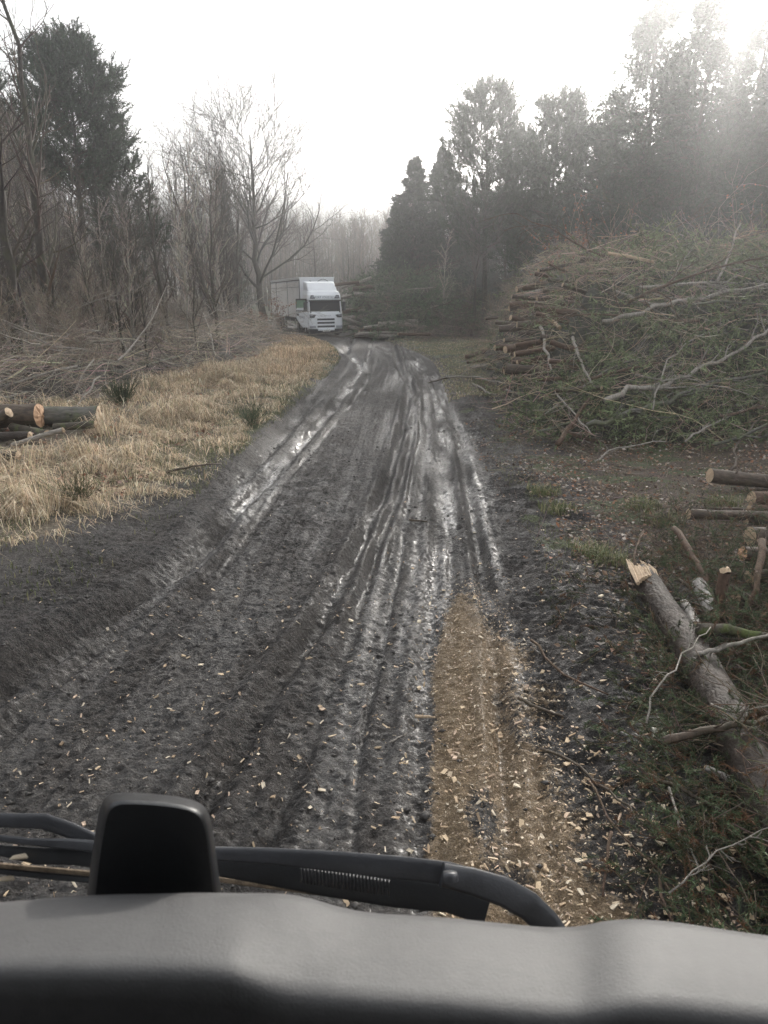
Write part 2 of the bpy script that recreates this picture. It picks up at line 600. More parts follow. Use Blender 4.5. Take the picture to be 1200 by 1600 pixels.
def flaky(name):
    m, t, p, o = newmat(name)
    co = objc(t)
    v = N(t, 'ShaderNodeTexVoronoi'); v.inputs['Scale'].default_value = 34
    mp = N(t, 'ShaderNodeMapping'); mp.inputs['Scale'].default_value = (1, 1, .45)
    nn_ = N(t, 'ShaderNodeTexNoise'); nn_.inputs['Scale'].default_value = 9; nn_.inputs['Detail'].default_value = 5
    t.links.new(co, nn_.inputs['Vector'])
    ad = N(t, 'ShaderNodeVectorMath', operation='MULTIPLY_ADD'); ad.inputs[1].default_value = (.12,) * 3
    t.links.new(nn_.outputs['Color'], ad.inputs[0]); t.links.new(co, ad.inputs[2])
    t.links.new(ad.outputs[0], mp.inputs[0]); t.links.new(mp.outputs[0], v.inputs['Vector'])
    n1 = noise(t, 5, 5, .65, co); n2 = noise(t, 70, 5, .7, co)
    c = ramp(t, n1, [(.3, (.016, .011, .008)), (.5, (.042, .029, .021)), (.72, (.08, .060, .046))])
    c = mixc(t, mth(t, 'MULTIPLY', v.outputs['Color'] if False else v.outputs['Distance'], .9), c, (.022, .016, .012))
    c = mixc(t, ramp(t, n2, [(.55, (0, 0, 0)), (.75, (.5,) * 3)]), c, (.11, .085, .066))
    t.links.new(c, p.inputs['Base Color'])
    p.inputs['Roughness'].default_value = .68
    p.inputs['Specular IOR Level'].default_value = .3
    bump(t, p, mth(t, 'ADD', mth(t, 'MULTIPLY', v.outputs['Distance'], -1.0), mth(t, 'MULTIPLY', n2, .7)), .008)
    return m


M['barkf'] = flaky('bark_flaky_wet')
M['cut'] = wood_cut('cut_wood', (.48, .36, .24), (.30, .20, .12))
M['cutr'] = wood_cut('cut_wood_orange', (.50, .31, .18), (.32, .15, .08))

# ------------------------------------------------------------------ ground and track (one height field cut in two along the track edges)
ys = [-60, -40, -25, -15, -8, -4, -1, 0.5, 1.5]
y = 2.1
while y < 70:
    ys.append(y)
    y += max(.018, .0034 * y)
while y < 1350:
    ys.append(y)
    y *= 1.035
ys = np.array(ys)
sl = np.concatenate([-np.geomspace(700, 4.2, 70), np.linspace(-4.1, EDGE_L, 74)])
mid = np.linspace(EDGE_L, EDGE_R, 160)
sr = np.concatenate([np.linspace(EDGE_R, 4.1, 74), np.geomspace(4.2, 700, 70)])


def sheet(name, sv, rows, label=None):
    Y, S = np.meshgrid(rows, sv, indexing='ij')
    X = cxa(Y) + S
    h, wet, s = ground(X, Y, True, True)
    nr, nc = Y.shape
    idx = np.arange(nr * nc).reshape(nr, nc)
    F = np.stack([idx[:-1, :-1], idx[:-1, 1:], idx[1:, 1:], idx[1:, :-1]], -1).reshape(-1, 4)
    mb = MB()
    mb.add(np.stack([X, Y, h], -1).reshape(-1, 3), F)
    return mb, X.ravel(), Y.ravel(), wet.ravel(), s.ravel()


def paint(o, X, Y, wet, s):
    me = o.data
    nz = fbm(X * .5, Y * .5, 81, 3)
    nz2 = fbm(X * 1.7, Y * 1.7, 83, 3)
    eL = np.interp(Y, [3, 5, 7.5, 9, 12], [5.0, 4.4, 3.6, 2.75, 2.35])
    straw = sm(0, .5, -s - eL + nz * .7) * sm(-40, -2, Y) * (1 - sm(7.5, 10, -s + nz * 2))
    straw = straw * (1 - .6 * sm(.1, .5, nz2))
    litter = sm(2.9, 4.2, s + nz * .8) * .9 + sm(7.5, 9, -s)
    slur_sheen = np.zeros_like(X)  # pale wet clay streaks, with the ruts' sky sheen painted into the colour
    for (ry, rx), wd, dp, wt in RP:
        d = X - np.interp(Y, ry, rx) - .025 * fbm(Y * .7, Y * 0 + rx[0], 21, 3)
        slur_sheen = np.maximum(slur_sheen, wt * gs(d - wd * .8, wd * 1.1 * (1 + np.clip(Y - 8, 0, 40) * .02)) * np.clip((.5 if wt == 1.0 else .35) + 1.4 * fbm(X * 7, Y * .9, 33, 3), 0, 1))
    slur_sheen = slur_sheen * (1 - .7 * sm(1.65, 2.05, -s))
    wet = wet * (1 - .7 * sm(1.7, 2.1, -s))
    slur_sheen = np.maximum(slur_sheen, .75 * gs(s - 1.25, .45) * np.clip(fbm(s * 11, Y * .4, 35, 4) * 2.2 - .15, 0, 1) * sm(4, 7, Y))
    slur_sheen = np.maximum(slur_sheen, .5 * (1 - sm(1.6, 2.0, np.abs(s))) * np.clip(fbm(s * 12, Y * .4, 37, 4) * 2.2 - .35, 0, 1))
    moss = sm(2.2, 2.7, s + nz) * np.clip(nz2 * 3 - .1, 0, 1) * .8 + sm(2.1, 2.5, -s) * (1 - sm(3.0, 3.9, -s)) * sm(10, 16, Y) * .75 * np.clip(.5 + nz2 * 2, 0, 1)
    moss = moss + sm(1.9, 2.3, s) * sm(20, 26, Y) * np.clip(.8 + nz2 * 2, 0, 1)
    dl = np.interp(Y, [0, 2.5, 4.2, 5.2, 6.2, 7.2], [.15, .25, .36, .42, .55, .9])
    dr = np.interp(Y, [0, 2.5, 3.2, 4.2, 5.2, 6.2, 7.2], [1.3, 1.15, .98, .95, 1.0, 1.0, .95])
    dust = sm(-.10, .06, X - dl + nz2 * .07) * (1 - sm(-.2, .25, X - dr + nz2 * .3)) * (1 - sm(5.6, 6.9, Y + nz2)) * np.clip(.98 + nz2 * .5, 0, 1)
    dust = dust * (1 - .9 * gs(X - .55, .12) * gs(Y - 3.35, .3)) * (1 - .9 * gs(X - .62, .13) * gs(Y - 2.9, .17))
    mudl = gs(X - dr, .5) * np.clip(nz2 * 2, 0, 1) * .5 * (1 - sm(4.5, 6.5, Y))
    dust = np.clip(np.maximum(dust, mudl), 0, 1)
    moss = np.clip(moss, 0, 1); litter = np.clip(litter, 0, 1)
    wet = np.clip(wet * (1 - .6 * dust), 0, 1)
    for nm, ch in (('ga', (wet, dust, straw)), ('gb', (moss, litter, np.clip(slur_sheen, 0, 1) * (1 - dust) * (1 - .45 * sm(10, 20, Y))))):
        a = me.attributes.new(nm, 'FLOAT_COLOR', 'POINT')
        a.data.foreach_set('color', np.stack([*ch, np.ones_like(wet)], -1).astype(np.float32).ravel())


mb, *q = sheet('muddy_track', mid, ys[ys < 110])
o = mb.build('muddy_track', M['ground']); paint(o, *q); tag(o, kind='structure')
mb, *q = sheet('ground', sl, ys)
mb2, *q2 = sheet('ground', sr, ys)
mb3, *q3 = sheet('ground', np.linspace(EDGE_L, EDGE_R, 6), np.array([ys[ys < 110][-1]] + list(ys[ys > 110])))
for m_ in (mb2, mb3):
    mb.add(m_.v[0], m_.f4[0])
q = [np.concatenate([a, b, c]) for a, b, c in zip(q, q2, q3)]
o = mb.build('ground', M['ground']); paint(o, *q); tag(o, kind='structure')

# far ridge beyond the wood
X, Y = np.meshgrid(np.linspace(-900, 900, 160), np.linspace(380, 640, 20))
zr = -6 + (52 + 12 * fbm(X * .006, Y * .006, 5, 4) + 2 * fbm(X * .05, Y * .05, 6, 3)) * sm(380, 530, Y) * (1 + .05 * np.sin(X * .009 + 1))
idx = np.arange(X.size).reshape(X.shape)
mb = MB(); mb.add(np.stack([X, Y, zr], -1).reshape(-1, 3), np.stack([idx[:-1, :-1], idx[:-1, 1:], idx[1:, 1:], idx[1:, :-1]], -1).reshape(-1, 4))
tag(mb.build('far_hill', M['hill']), kind='structure')

# ------------------------------------------------------------------ tree growing
def grow(P, Rr, n, L, ang, K, t0=.2, t1=1.0, trop=.05, wander=.12, rk=.55, rend=.35, taper=.55, rng=RNG, rmin=.004, droop_l=0, whorl=0, rel=0):
    """n children per parent polyline"""
    B, K0, _ = P.shape
    pb = np.repeat(np.arange(B), n)
    nb = len(pb)
    tt = t0 + (t1 - t0) * ((np.tile(np.arange(n), B) + rng.random(nb)) / n)
    if whorl:
        tt = np.clip(np.round(tt * whorl) / whorl + rng.normal(size=nb) * .002, t0 * .9, .998)
    u = tt * (K0 - 1)
    i = np.clip(u.astype(int), 0, K0 - 2)
    f = (u - i)[:, None]
    pos = P[pb, i] * (1 - f) + P[pb, i + 1] * f
    tan = unit(P[pb, i + 1] - P[pb, i])
    r0 = (Rr[pb, i] * (1 - f[:, 0]) + Rr[pb, i + 1] * f[:, 0])
    az = rng.random(nb) * 2 * math.pi
    a = ang + rng.normal(size=nb) * .16
    ref = np.where(np.abs(tan[:, 2:3]) > .8, [[1., 0, 0]], [[0, 0, 1.]])
    U = unit(np.cross(tan, ref)); W = np.cross(tan, U)
    d = tan * np.cos(a)[:, None] + (U * np.cos(az)[:, None] + W * np.sin(az)[:, None]) * np.sin(a)[:, None]
    Lp = L(tt) if callable(L) else L * (1 - taper * tt)
    if rel:
        Lp = rel * np.linalg.norm(np.diff(P, axis=1), axis=2).sum(1)[pb] * (1 - taper * tt) + .12
    Lp = Lp * (.7 + .6 * rng.random(nb))
    Q = np.zeros((nb, K, 3))
    Q[:, 0] = pos
    for k in range(1, K):
        d = unit(d + wander * rng.normal(size=(nb, 3)) + np.array([0, 0, trop]) - np.array([0, 0, droop_l]) * (k / K))
        Q[:, k] = Q[:, k - 1] + d * (Lp / (K - 1))[:, None]
    rs = np.maximum(r0 * rk, rmin * 1.3)
    RR = rs[:, None] * (1 - (1 - rend) * np.linspace(0, 1, K)[None])
    return Q, np.maximum(RR, rmin)


def trunk_line(h, lean, K, rng, wob=.03):
    z = np.linspace(0, h, K)
    x = np.cumsum(rng.normal(size=K)) * wob * h / K + lean[0] * z
    y_ = np.cumsum(rng.normal(size=K)) * wob * h / K + lean[1] * z
    return np.stack([x - x[0], y_ - y_[0], z - .15], 1)[None]


def shade_cols(n, base_, var, rng):
    c = np.asarray(base_)[None] * (1 + var * rng.normal(size=(n, 1))) * (1 + .08 * rng.normal(size=(n, 3)))
    return np.clip(c, .004, 1)


def needles(mb, P, n, ln, wd, cols, spread=.7, rng=RNG, up=.15):
    """n needle tufts (slim triangles) along each shoot of P"""
    B, K, _ = P.shape
    pb = np.repeat(np.arange(B), n)
    nb = len(pb)
    u = rng.random(nb) * (K - 1)
    i = np.clip(u.astype(int), 0, K - 2)
    f = (u - i)[:, None]
    p = P[pb, i] * (1 - f) + P[pb, i + 1] * f
    tn = unit(P[pb, i + 1] - P[pb, i])
    d = unit(tn + spread * rng.normal(size=(nb, 3)) + np.array([0, 0, up]))
    l = ln * (.6 + .7 * rng.random(nb))[:, None]
    s = unit(np.cross(d, rng.normal(size=(nb, 3)))) * wd * .5
    V = np.stack([p - s, p + s, p + d * l], 1).reshape(-1, 3)
    c = np.repeat(cols(nb) if callable(cols) else cols, 3, axis=0)
    mb.add(V, np.arange(nb * 3).reshape(-1, 3), c)


def bare_tree(seed, h, r, n1=22, n2=7, n3=5, lean=(0, 0), t0=.3, ang=.75, trop=.09, L1=.33, sides=7, tcol=(.11, .095, .08), stems=1, k4=0, rm=1.0):
    rng = np.random.default_rng(seed)
    T = MB(); C = MB()
    for s_ in range(stems):
        ln = (lean[0] + (rng.normal() * .12 if stems > 1 else 0), lean[1] + (rng.normal() * .12 if stems > 1 else 0))
        P0 = trunk_line(h * (1 if s_ == 0 else .7 + .3 * rng.random()), ln, 14, rng, .10)
        R0 = (r * (1 - .88 * np.linspace(0, 1, 14) ** .9))[None] * (1 if s_ == 0 else .7)
        R0[0, 0] *= 1.35
        T.tubes(P0, R0, sides)
        P1, R1 = grow(P0, R0, n1, h * L1, ang, 7, t0, .98, trop, .13, .5, .25, .65, rng, .008 * rm)
        P2, R2 = grow(P1, R1, n2, h * L1 * .45, .7, 5, .2, 1, trop, .16, .6, .35, .4, rng, .006 * rm)
        P3, R3 = grow(P2, R2, n3, h * L1 * .2, .65, 4, .2, 1, trop * .8, .18, .6, .4, .3, rng, .0045 * rm)
        C.tubes(P1, R1, 4, shade_cols(len(P1), tcol, .15, rng))
        C.tubes(P2, R2, 3, shade_cols(len(P2), tcol, .2, rng))
        C.tubes(P3, R3, 3, shade_cols(len(P3), tcol, .25, rng))
        if k4:
            P4, R4 = grow(P3, R3, k4, h * L1 * .1, .6, 3, .2, 1, trop * .5, .2, .7, .5, .3, rng, .004)
            C.tubes(P4, R4, 3, shade_cols(len(P4), tcol, .25, rng))
    return T, C


def conifer(seed, h, r, wid, t0, kind='pine', dens=1.0, col=(.035, .052, .03)):
    rng = np.random.default_rng(seed)
    T = MB(); C = MB(); W = MB()
    P0 = trunk_line(h, (rng.normal() * .01, rng.normal() * .01), 14, rng, .04)
    R0 = (r * (1 - .93 * np.linspace(0, 1, 14)))[None]
    T.tubes(P0, R0, 8)
    if kind == 'pine':
        dens *= 1.5
        def L(t):
            q = (t - t0) / (1 - t0)
            return wid * np.sqrt(np.clip(1 - np.abs(q - .35) / .68, .06, 1) ** 1.1) * .95
        P1, R1 = grow(P0, R0, int(52 * dens), L, 1.2, 6, t0, .995, .10, .09, .35, .3, 0, rng, .012)
        P2, R2 = grow(P1, R1, 8, wid * .36, .8, 4, .25, 1, .16, .14, .6, .5, .4, rng, .008)
        P3, R3 = grow(P2, R2, 5, .62, .55, 3, .1, 1, .30, .10, .7, .6, 0, rng, .007)
        nd, ln, wd, sp = 26, .22, .042, .8
    else:
        def L(t):
            q = (t - t0) / (1 - t0)
            return wid * np.clip(1.02 - q, .02, 1) ** .92 * (1 + .12 * np.sin(t * 70))
        P1, R1 = grow(P0, R0, int(175 * dens), L, 1.42, 7, t0, .995, .035, .06, .3, .3, 0, rng, .010, .10, 34)
        P2, R2 = grow(P1, R1, 12, wid * .22, .8, 4, .1, 1, -.03, .10, .6, .5, .45, rng, .007, rel=.36)
        P3, R3 = grow(P2, R2, 3, .4, .6, 3, .1, 1, -.04, .10, .7, .6, .2, rng, .006, rel=.55)
        nd, ln, wd, sp = 18, .19, .06, .5
    W.tubes(P1, R1, 4, shade_cols(len(P1), (.06, .045, .035), .2, rng))
    W.tubes(P2, R2, 3, shade_cols(len(P2), (.06, .045, .035), .2, rng))
    W.tubes(P3, R3, 3, shade_cols(len(P3), (.06, .05, .035), .2, rng))
    pc = np.clip(np.asarray(col)[None] * (1 + .3 * rng.normal(size=(len(P3), 1))), .008, .2)
    needles(C, P3, nd, ln, wd, np.repeat(pc, nd, 0) * (1 + .15 * rng.normal(size=(len(P3) * nd, 1))), sp, rng, .1)
    if kind == 'pine':
        needles(C, P2, 8, ln, wd, shade_cols(len(P2) * 8, col, .3, rng), sp, rng)
    return T, C, W


PROTO = {}


def proto_bare(key, *a, mat='bark', **k):
    T, C = bare_tree(*a, **k)
    PROTO[key] = [('trunk', T.mesh('trunk', M[mat])), ('crown', C.mesh('crown', M['twig']))]


def proto_con(key, *a, mat='bark', **k):
    T, C, W = conifer(*a, **k)
    PROTO[key] = [('trunk', T.mesh('trunk', M[mat])), ('crown', C.mesh('crown', M['needle'])), ('branches', W.mesh('branches', M['twig']))]


def put(key, name, x, y, label, cat='tree', group=None, s=1.0, rz=None, tilt=(0, 0), sz=None):
    e = empty(name, (x, y, gz(x, y) - .03), label, cat, group, (tilt[0], tilt[1], random.random() * 6.28 if rz is None else rz))
    e.scale = (s, s, sz or s)
    for nm, me in PROTO[key]:
        link(bpy.data.objects.new(nm, me), e)
    return e


def pos(px, y):
    """x for photo column px at ground distance y"""
    yv = (800 - 480) / FPX
    return (px - 600) / FPX * y / (CP + SP * yv)


for k in range(7):
    proto_bare('slim%d' % k, 100 + k, 13.0, .10 + .02 * k, n1=22, n2=5, n3=2, t0=.2, ang=.62, trop=.10, L1=.23, lean=(RNG.normal() * .05, RNG.normal() * .05), tcol=[(.052, .040, .031), (.31, .265, .215), (.088, .068, .052)][k % 3], mat=['bark', 'barkp', 'bark'][k % 3], rm=1.6)
for k in range(3):
    proto_bare('broad%d' % k, 120 + k, 13.0, .17, n1=20, n2=8, n3=6, t0=.28, ang=.85, trop=.10, L1=.40, tcol=(.11, .095, .085))
for k in range(4):
    proto_bare('bush%d' % k, 140 + k, 4.2, .022, n1=12, n2=5, n3=3, t0=.15, ang=.55, trop=.06, L1=.30, stems=5, sides=4, tcol=(.19, .155, .12), mat='barkp')
proto_bare('oak', 160, 16.0, .30, n1=28, n2=10, n3=7, t0=.22, ang=.95, trop=.12, L1=.60, k4=2, sides=10, tcol=(.055, .047, .04), rm=2.0)
proto_con('pineL', 201, 16.5, .26, 3.7, .52, 'pine', 1.25, (.036, .056, .030))
proto_con('pineA', 202, 16.0, .24, 4.0, .34, 'pine', 1.0, (.032, .050, .024))
proto_con('pineB', 203, 15.0, .22, 4.0, .28, 'pine', 1.0, (.032, .050, .024))
proto_con('sprA', 204, 19.0, .28, 5.4, .12, 'spruce', 1.0, (.022, .042, .020))
proto_con('sprB', 205, 18.0, .26, 5.6, .10, 'spruce', 1.15, (.022, .040, .019))
proto_con('sprC', 206, 13.0, .20, 3.6, .08, 'spruce', .9, (.028, .044, .020))

# standing trees that one can single out
put('oak', 'oak_tree', pos(412, 57), 57, 'big bare spreading oak rising just left of the white lorry', 'tree', rz=.6, s=1.0, sz=.85)
put('pineL', 'pine_tree', pos(140, 40), 40, 'tall dark green pine with upturned shoots above the bare wood at left', 'tree', s=.90, sz=.83)
put('pineB', 'pine_tree', pos(205, 43), 43, 'lower dark pine just right of the tall left pine', 'tree', s=.64)
put('pineB', 'pine_tree', pos(8, 42), 42, 'pine cut off by the left picture edge', 'tree', s=.84)
put('sprC', 'spruce_tree', pos(358, 78), 78, 'narrow dark spruce behind the crown of the bare oak', 'tree', s=.6, sz=1.10)
put('pineA', 'pine_tree', pos(757, 53), 53, 'round topped pine on a bare trunk right of the track bend', 'tree', s=.98, sz=.92)
put('pineB', 'pine_tree', pos(850, 52), 52, 'second pine to the right of the round topped pine', 'tree', s=1.05, sz=.92)
put('pineA', 'pine_tree', pos(800, 60), 60, 'pine half hidden behind the two pines right of the bend', 'tree', s=.86)
put('pineB', 'pine_tree', pos(905, 58), 58, 'dark pine between the second pine and the tall spruce', 'tree', s=.88)
put('sprC', 'spruce_tree', pos(645, 63), 63, 'pointed spruce at the left end of the right-hand conifers', 'tree', s=1.0)
put('sprC', 'spruce_tree', pos(690, 66), 66, 'spruce between the pointed spruce and the round topped pine', 'tree', s=1.08)
put('sprC', 'spruce_tree', pos(617, 72), 72, 'short dark spruce leaning against the edge of the far wood', 'tree', s=.80)
put('sprA', 'spruce_tree', pos(988, 50), 50, 'tallest spruce with an open spire above the brash pile', 'tree', s=1.05, sz=1.10)
put('sprB', 'spruce_tree', pos(1065, 47), 47, 'broad dense spruce right of the tallest spruce', 'tree', s=1.0, sz=1.08)
put('sprA', 'spruce_tree', pos(1135, 49), 49, 'spruce under the glare near the top right corner', 'tree', s=1.0, sz=1.02)
put('sprB', 'spruce_tree', pos(1205, 45), 45, 'spruce cut by the right edge of the picture', 'tree', s=1.0)
for i, (px, y, k, s) in enumerate([(940, 60, 'sprB', .84), (1020, 62, 'sprA', .88), (1100, 60, 'sprB', .95), (1170, 58, 'sprA', .95), (1240, 58, 'sprB', 1.0), (1290, 50, 'sprA', 1.0),
                                   (830, 74, 'sprB', .72), (880, 78, 'sprA', .7), (760, 80, 'sprB', .66), (720, 84, 'sprC', 1.0), (980, 72, 'sprB', .9), (1060, 74, 'sprA', .95), (1150, 72, 'sprB', .98)]):
    put(k, 'spruce_tree', pos(px, y), y, 'dark spruce filling the wood behind the front row at right', 'tree', 'spruces behind the front row', s)
put('broad1', 'bare_tree', pos(738, 50), 50, 'slim ivy clad tree with bare limbs standing at the clearing edge', 'tree', s=.62)
put('broad0', 'bare_tree', pos(495, 70), 70, 'low spreading bare tree rising behind the lorry cab', 'tree', s=.62)
put('broad2', 'bare_tree', pos(545, 88), 88, 'bare spreading tree in the gap beyond the lorry', 'tree', s=.75)
put('broad2', 'bare_tree', pos(300, 52), 52, 'tall forked bare tree standing above the wood right of the pines', 'tree', s=.92)
put('broad0', 'bare_tree', pos(345, 60), 60, 'bare crown rising left of the big oak', 'tree', s=.98)
put('slim5', 'bare_tree', pos(62, 24), 24, 'dark leaning trunk nearest the track on the left', 'tree', s=.95, tilt=(.0, -.08), rz=1)
put('slim6', 'bare_tree', pos(12, 22), 22, 'dark trunk at the left picture edge above the brash', 'tree', s=.85, tilt=(.05, .04))
put('slim3', 'bare_tree', pos(340, 40), 40, 'pale leaning tree with a forked limb left of the oak', 'tree', s=.75, tilt=(0, -.2), rz=0)

def wood_label(k, y, px):
    a = 'spreading bare tree' if k >= 7 else ('thin pale bare tree' if k % 3 == 1 else 'thin dark bare tree')
    b = 'at the front of' if y < 36 else ('in the middle of' if y < 58 else 'deep in')
    c = 'below the left edge pine' if px < 70 else ('under the tall dark pine' if px < 230 else ('between pines and oak' if px < 390 else 'beside the big oak'))
    return '%s %s the left wood %s' % (a, b, c)


# the wood on the left and behind: individual slim bare trees
rng = np.random.default_rng(5)
cnt = 0
tries = 0
while cnt < 230 and tries < 5000:
    tries += 1
    y = 24 + 80 * rng.random() ** 1.4
    px = -80 + 540 * rng.random()
    x = pos(px, y)
    s_ = x - float(cxa(y))
    if s_ > -(7.5 if y < 48 else 6.0) or (y > 48 and y < 80 and s_ > -4.5):
        continue
    if y > 55 and px > 420:
        continue
    k = rng.integers(0, 8)
    key = 'slim%d' % k if k < 7 else 'broad%d' % (k - 7)
    top = np.interp(px, [-80, 0, 60, 130, 235, 275, 330, 400, 460], [40, 70, 170, 270, 275, 215, 190, 260, 310]) + 150 * rng.random() ** 1.3
    yv = (800 - top) / FPX
    hh_ = EYE + .04 * y + y * (-SP + CP * yv) / (CP + SP * yv)
    sc = float(np.clip(hh_ / 14.2, .3, 1.5))
    put(key, 'bare_tree', x, y, wood_label(k, y, px), 'tree', 'bare trees of the left wood', sc, tilt=(rng.normal() * .05, rng.normal() * .05))
    cnt += 1
for i in range(26):
    y = 56 + 30 * rng.random()
    x = pos(640 + 620 * rng.random(), y)
    put('slim%d' % rng.integers(0, 7), 'bare_tree', x, y - 8, 'thin bare tree among the conifers right of the clearing', 'tree', 'bare trees below the right conifers', .45 + .2 * rng.random(), tilt=(rng.normal() * .05, rng.normal() * .05))
for i in range(80):
    y = 19 + 40 * rng.random()
    px = -60 + 470 * rng.random()
    x = pos(px, y)
    if x - float(cxa(y)) > -7.2:
        continue
    put('bush%d' % rng.integers(0, 4), 'sapling', x, y, 'pale multi stemmed sapling at the foot of the left wood, ' + ('close behind the brash' if y < 32 else 'further back towards the lorry'), 'sapling', 'saplings under the left wood', .45 + .45 * rng.random(), tilt=(rng.normal() * .12, rng.normal() * .12))
for i in range(34):
    y = 34 + 26 * rng.random()
    x = pos(640 + 560 * rng.random(), y)
    if x < 6:
        x += 3
    put('bush%d' % rng.integers(0, 4), 'sapling', x, y, 'bare sapling behind the brash piles on the right', 'sapling', 'saplings behind the right piles', .5 + .4 * rng.random())

# far wood: one mass, simple crossed twigs per tree
mb = MB()
rng = np.random.default_rng(77)
for i in range(420):
    if i < 260:
        y = 98 + 85 * rng.random(); px = 380 + 290 * rng.random()
    else:
        y = 90 + 60 * rng.random(); px = rng.choice([-150 + 600 * rng.random(), 640 + 750 * rng.random()])
    x = pos(px, y)
    h = (9.5 if 420 < px < 640 else 12) + 3 * rng.random()
    if y > 130: h += 2.5
    P0 = trunk_line(h, (rng.normal() * .03, rng.normal() * .03), 6, rng, .08) + np.array([x, y, float(base(y))])
    R0 = (.10 * (1 - .85 * np.linspace(0, 1, 6)))[None]
    mb.tubes(P0, R0, 4, (.075, .062, .052))
    P1, R1 = grow(P0, R0, 16, h * .26, .65, 4, .12, 1, .12, .1, .5, .4, .5, rng, .02)
    P2, R2 = grow(P1, R1, 6, h * .12, .6, 3, .1, 1, .1, .14, .8, .6, .2, rng, .013)
    tc = np.array([.125, .090, .066]) * (1 + .18 * rng.normal())
    mb.tubes(P1, R1, 3, shade_cols(len(P1), tc, .15, rng)); mb.tubes(P2, R2, 3, shade_cols(len(P2), tc, .2, rng))
tag(mb.build('far_woods', M['twig']), 'brown bare wood fading into haze beyond the lorry', 'wood', kind='stuff')
mb = MB()
for i in range(26):
    y = 150 + 50 * rng.random(); px = 430 + 220 * rng.random()
    x = pos(px, y); h = 11 + 5 * rng.random()
    P0 = trunk_line(h, (0, 0), 6, rng, .03) + np.array([x, y, float(base(y))])
    R0 = (.15 * (1 - .85 * np.linspace(0, 1, 6)))[None]
    P1, R1 = grow(P0, R0, 26, lambda t: 2.6 * (1.05 - t), 1.35, 4, .1, 1, .03, .08, .5, .4, .5, rng, .02)
    needles(mb, P1, 40, .5, .14, shade_cols(len(P1) * 40, (.03, .04, .028), .25, rng), .7, rng)
tag(mb.build('far_conifers', M['needle']), 'dark conifer tops showing along the far wood edge', 'wood', kind='stuff')

# undergrowth behind, dark band at foot of the woods
def scatter_twigs(mb, pts, L, r, rng, col, flat=.35, K=5, wander=.18, sub=3):
    n = len(pts)
    d = rng.normal(size=(n, 3)); d[:, 2] = np.abs(d[:, 2]) * flat
    d = unit(d)
    ll = L * (.5 + rng.random(n))
    P = np.zeros((n, K, 3)); P[:, 0] = pts - d * ll[:, None] * .5
    for k in range(1, K):
        d = unit(d + wander * rng.normal(size=(n, 3)) - np.array([0, 0, .03]))
        P[:, k] = P[:, k - 1] + d * (ll / (K - 1))[:, None]
    rr = r * (.5 + rng.random(n))
    Rr = rr[:, None] * (1 - .75 * np.linspace(0, 1, K))[None]
    mb.tubes(P, Rr, 3, shade_cols(n, col, .3, rng))
    if sub:
        P2, R2 = grow(P, Rr, sub, L * .35, .7, 4, .15, 1, .03, .18, .6, .4, .3, rng, .003)
        mb.tubes(P2, R2, 3, shade_cols(len(P2), col, .3, rng))
    return P


mb = MB()
n = 2600
y = 22 + 75 * rng.random(n) ** 1.3
px = -80 + 560 * rng.random(n)
x = np.array([pos(a, b) for a, b in zip(px, y)])
ok = x - cxa(y) < -6.5
x, y = x[ok], y[ok]
pts = np.stack([x, y, ground(x, y) + 1.6 * rng.random(len(x)) ** 1.5], 1)
scatter_twigs(mb, pts, 1.6, .010, rng, (.085, .075, .064), .9, sub=4)
tag(mb.build('undergrowth', M['twig']), 'tangle of grey brown undergrowth at the foot of the left wood', 'undergrowth', kind='stuff')
mb = MB()
n = 1500
y = 46 + 45 * rng.random(n)
px = 560 + 700 * rng.random(n)
x = np.array([pos(a, b) for a, b in zip(px, y)])
ok = x - cxa(y) > 5
x, y = x[ok], y[ok]
pts = np.stack([x, y, ground(x, y) + 2.2 * rng.random(len(x)) ** 1.3], 1)
scatter_twigs(mb, pts, 1.8, .014, rng, (.12, .085, .065), .9, sub=4)
tag(mb.build('undergrowth', M['twig']), 'brown bracken and twigs under the right-hand conifers', 'undergrowth', kind='stuff')

# ------------------------------------------------------------------ brash piles
def mound(name, f, x0, x1, y0, y1, n, mat, label, sub=.45):
    X, Y = np.meshgrid(np.linspace(x0, x1, n), np.linspace(y0, y1, n))
    Z = ground(X, Y) + f(X, Y) * .93 - sub + .30 * fbm(X * 1.6, Y * 1.6, 91, 4) + .25 * fbm(X * 5, Y * 5, 93, 2)
    idx = np.arange(X.size).reshape(X.shape)
    mb = MB(); mb.add(np.stack([X, Y, Z], -1).reshape(-1, 3), np.stack([idx[:-1, :-1], idx[:-1, 1:], idx[1:, 1:], idx[1:, :-1]], -1).reshape(-1, 4))
    return tag(mb.build(name, mat), label, 'brash', kind='stuff')


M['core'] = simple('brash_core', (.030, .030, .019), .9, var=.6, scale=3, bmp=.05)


def pileR(x, y):
    L = np.interp(y, [12, 14, 20, 30, 40], [3.6, 2.5, 3.0, 3.5, 5.5])
    return 3.5 * sm(0, 1, (y - 12.2) / 7.5) ** .8 * sm(0, 1, (x - L) / 2.6) ** .7 * (1 - sm(34, 42, y)) * (1 + .42 * fbm(x * .6, y * .5, 95, 3))


def pileF(x, y):   # far pile right of the lorry
    X0 = np.interp(y, [44, 50, 56, 62], [0.6, -1.6, -2.4, -3.2])
    return 3.4 * sm(46.5, 56, y - .15 * x) ** .8 * sm(0, 1.2, x - X0) * (1 - sm(3, 8, x)) * (1 - sm(62, 68, y)) * (1 + .25 * fbm(x * .5, y * .5, 96, 3))


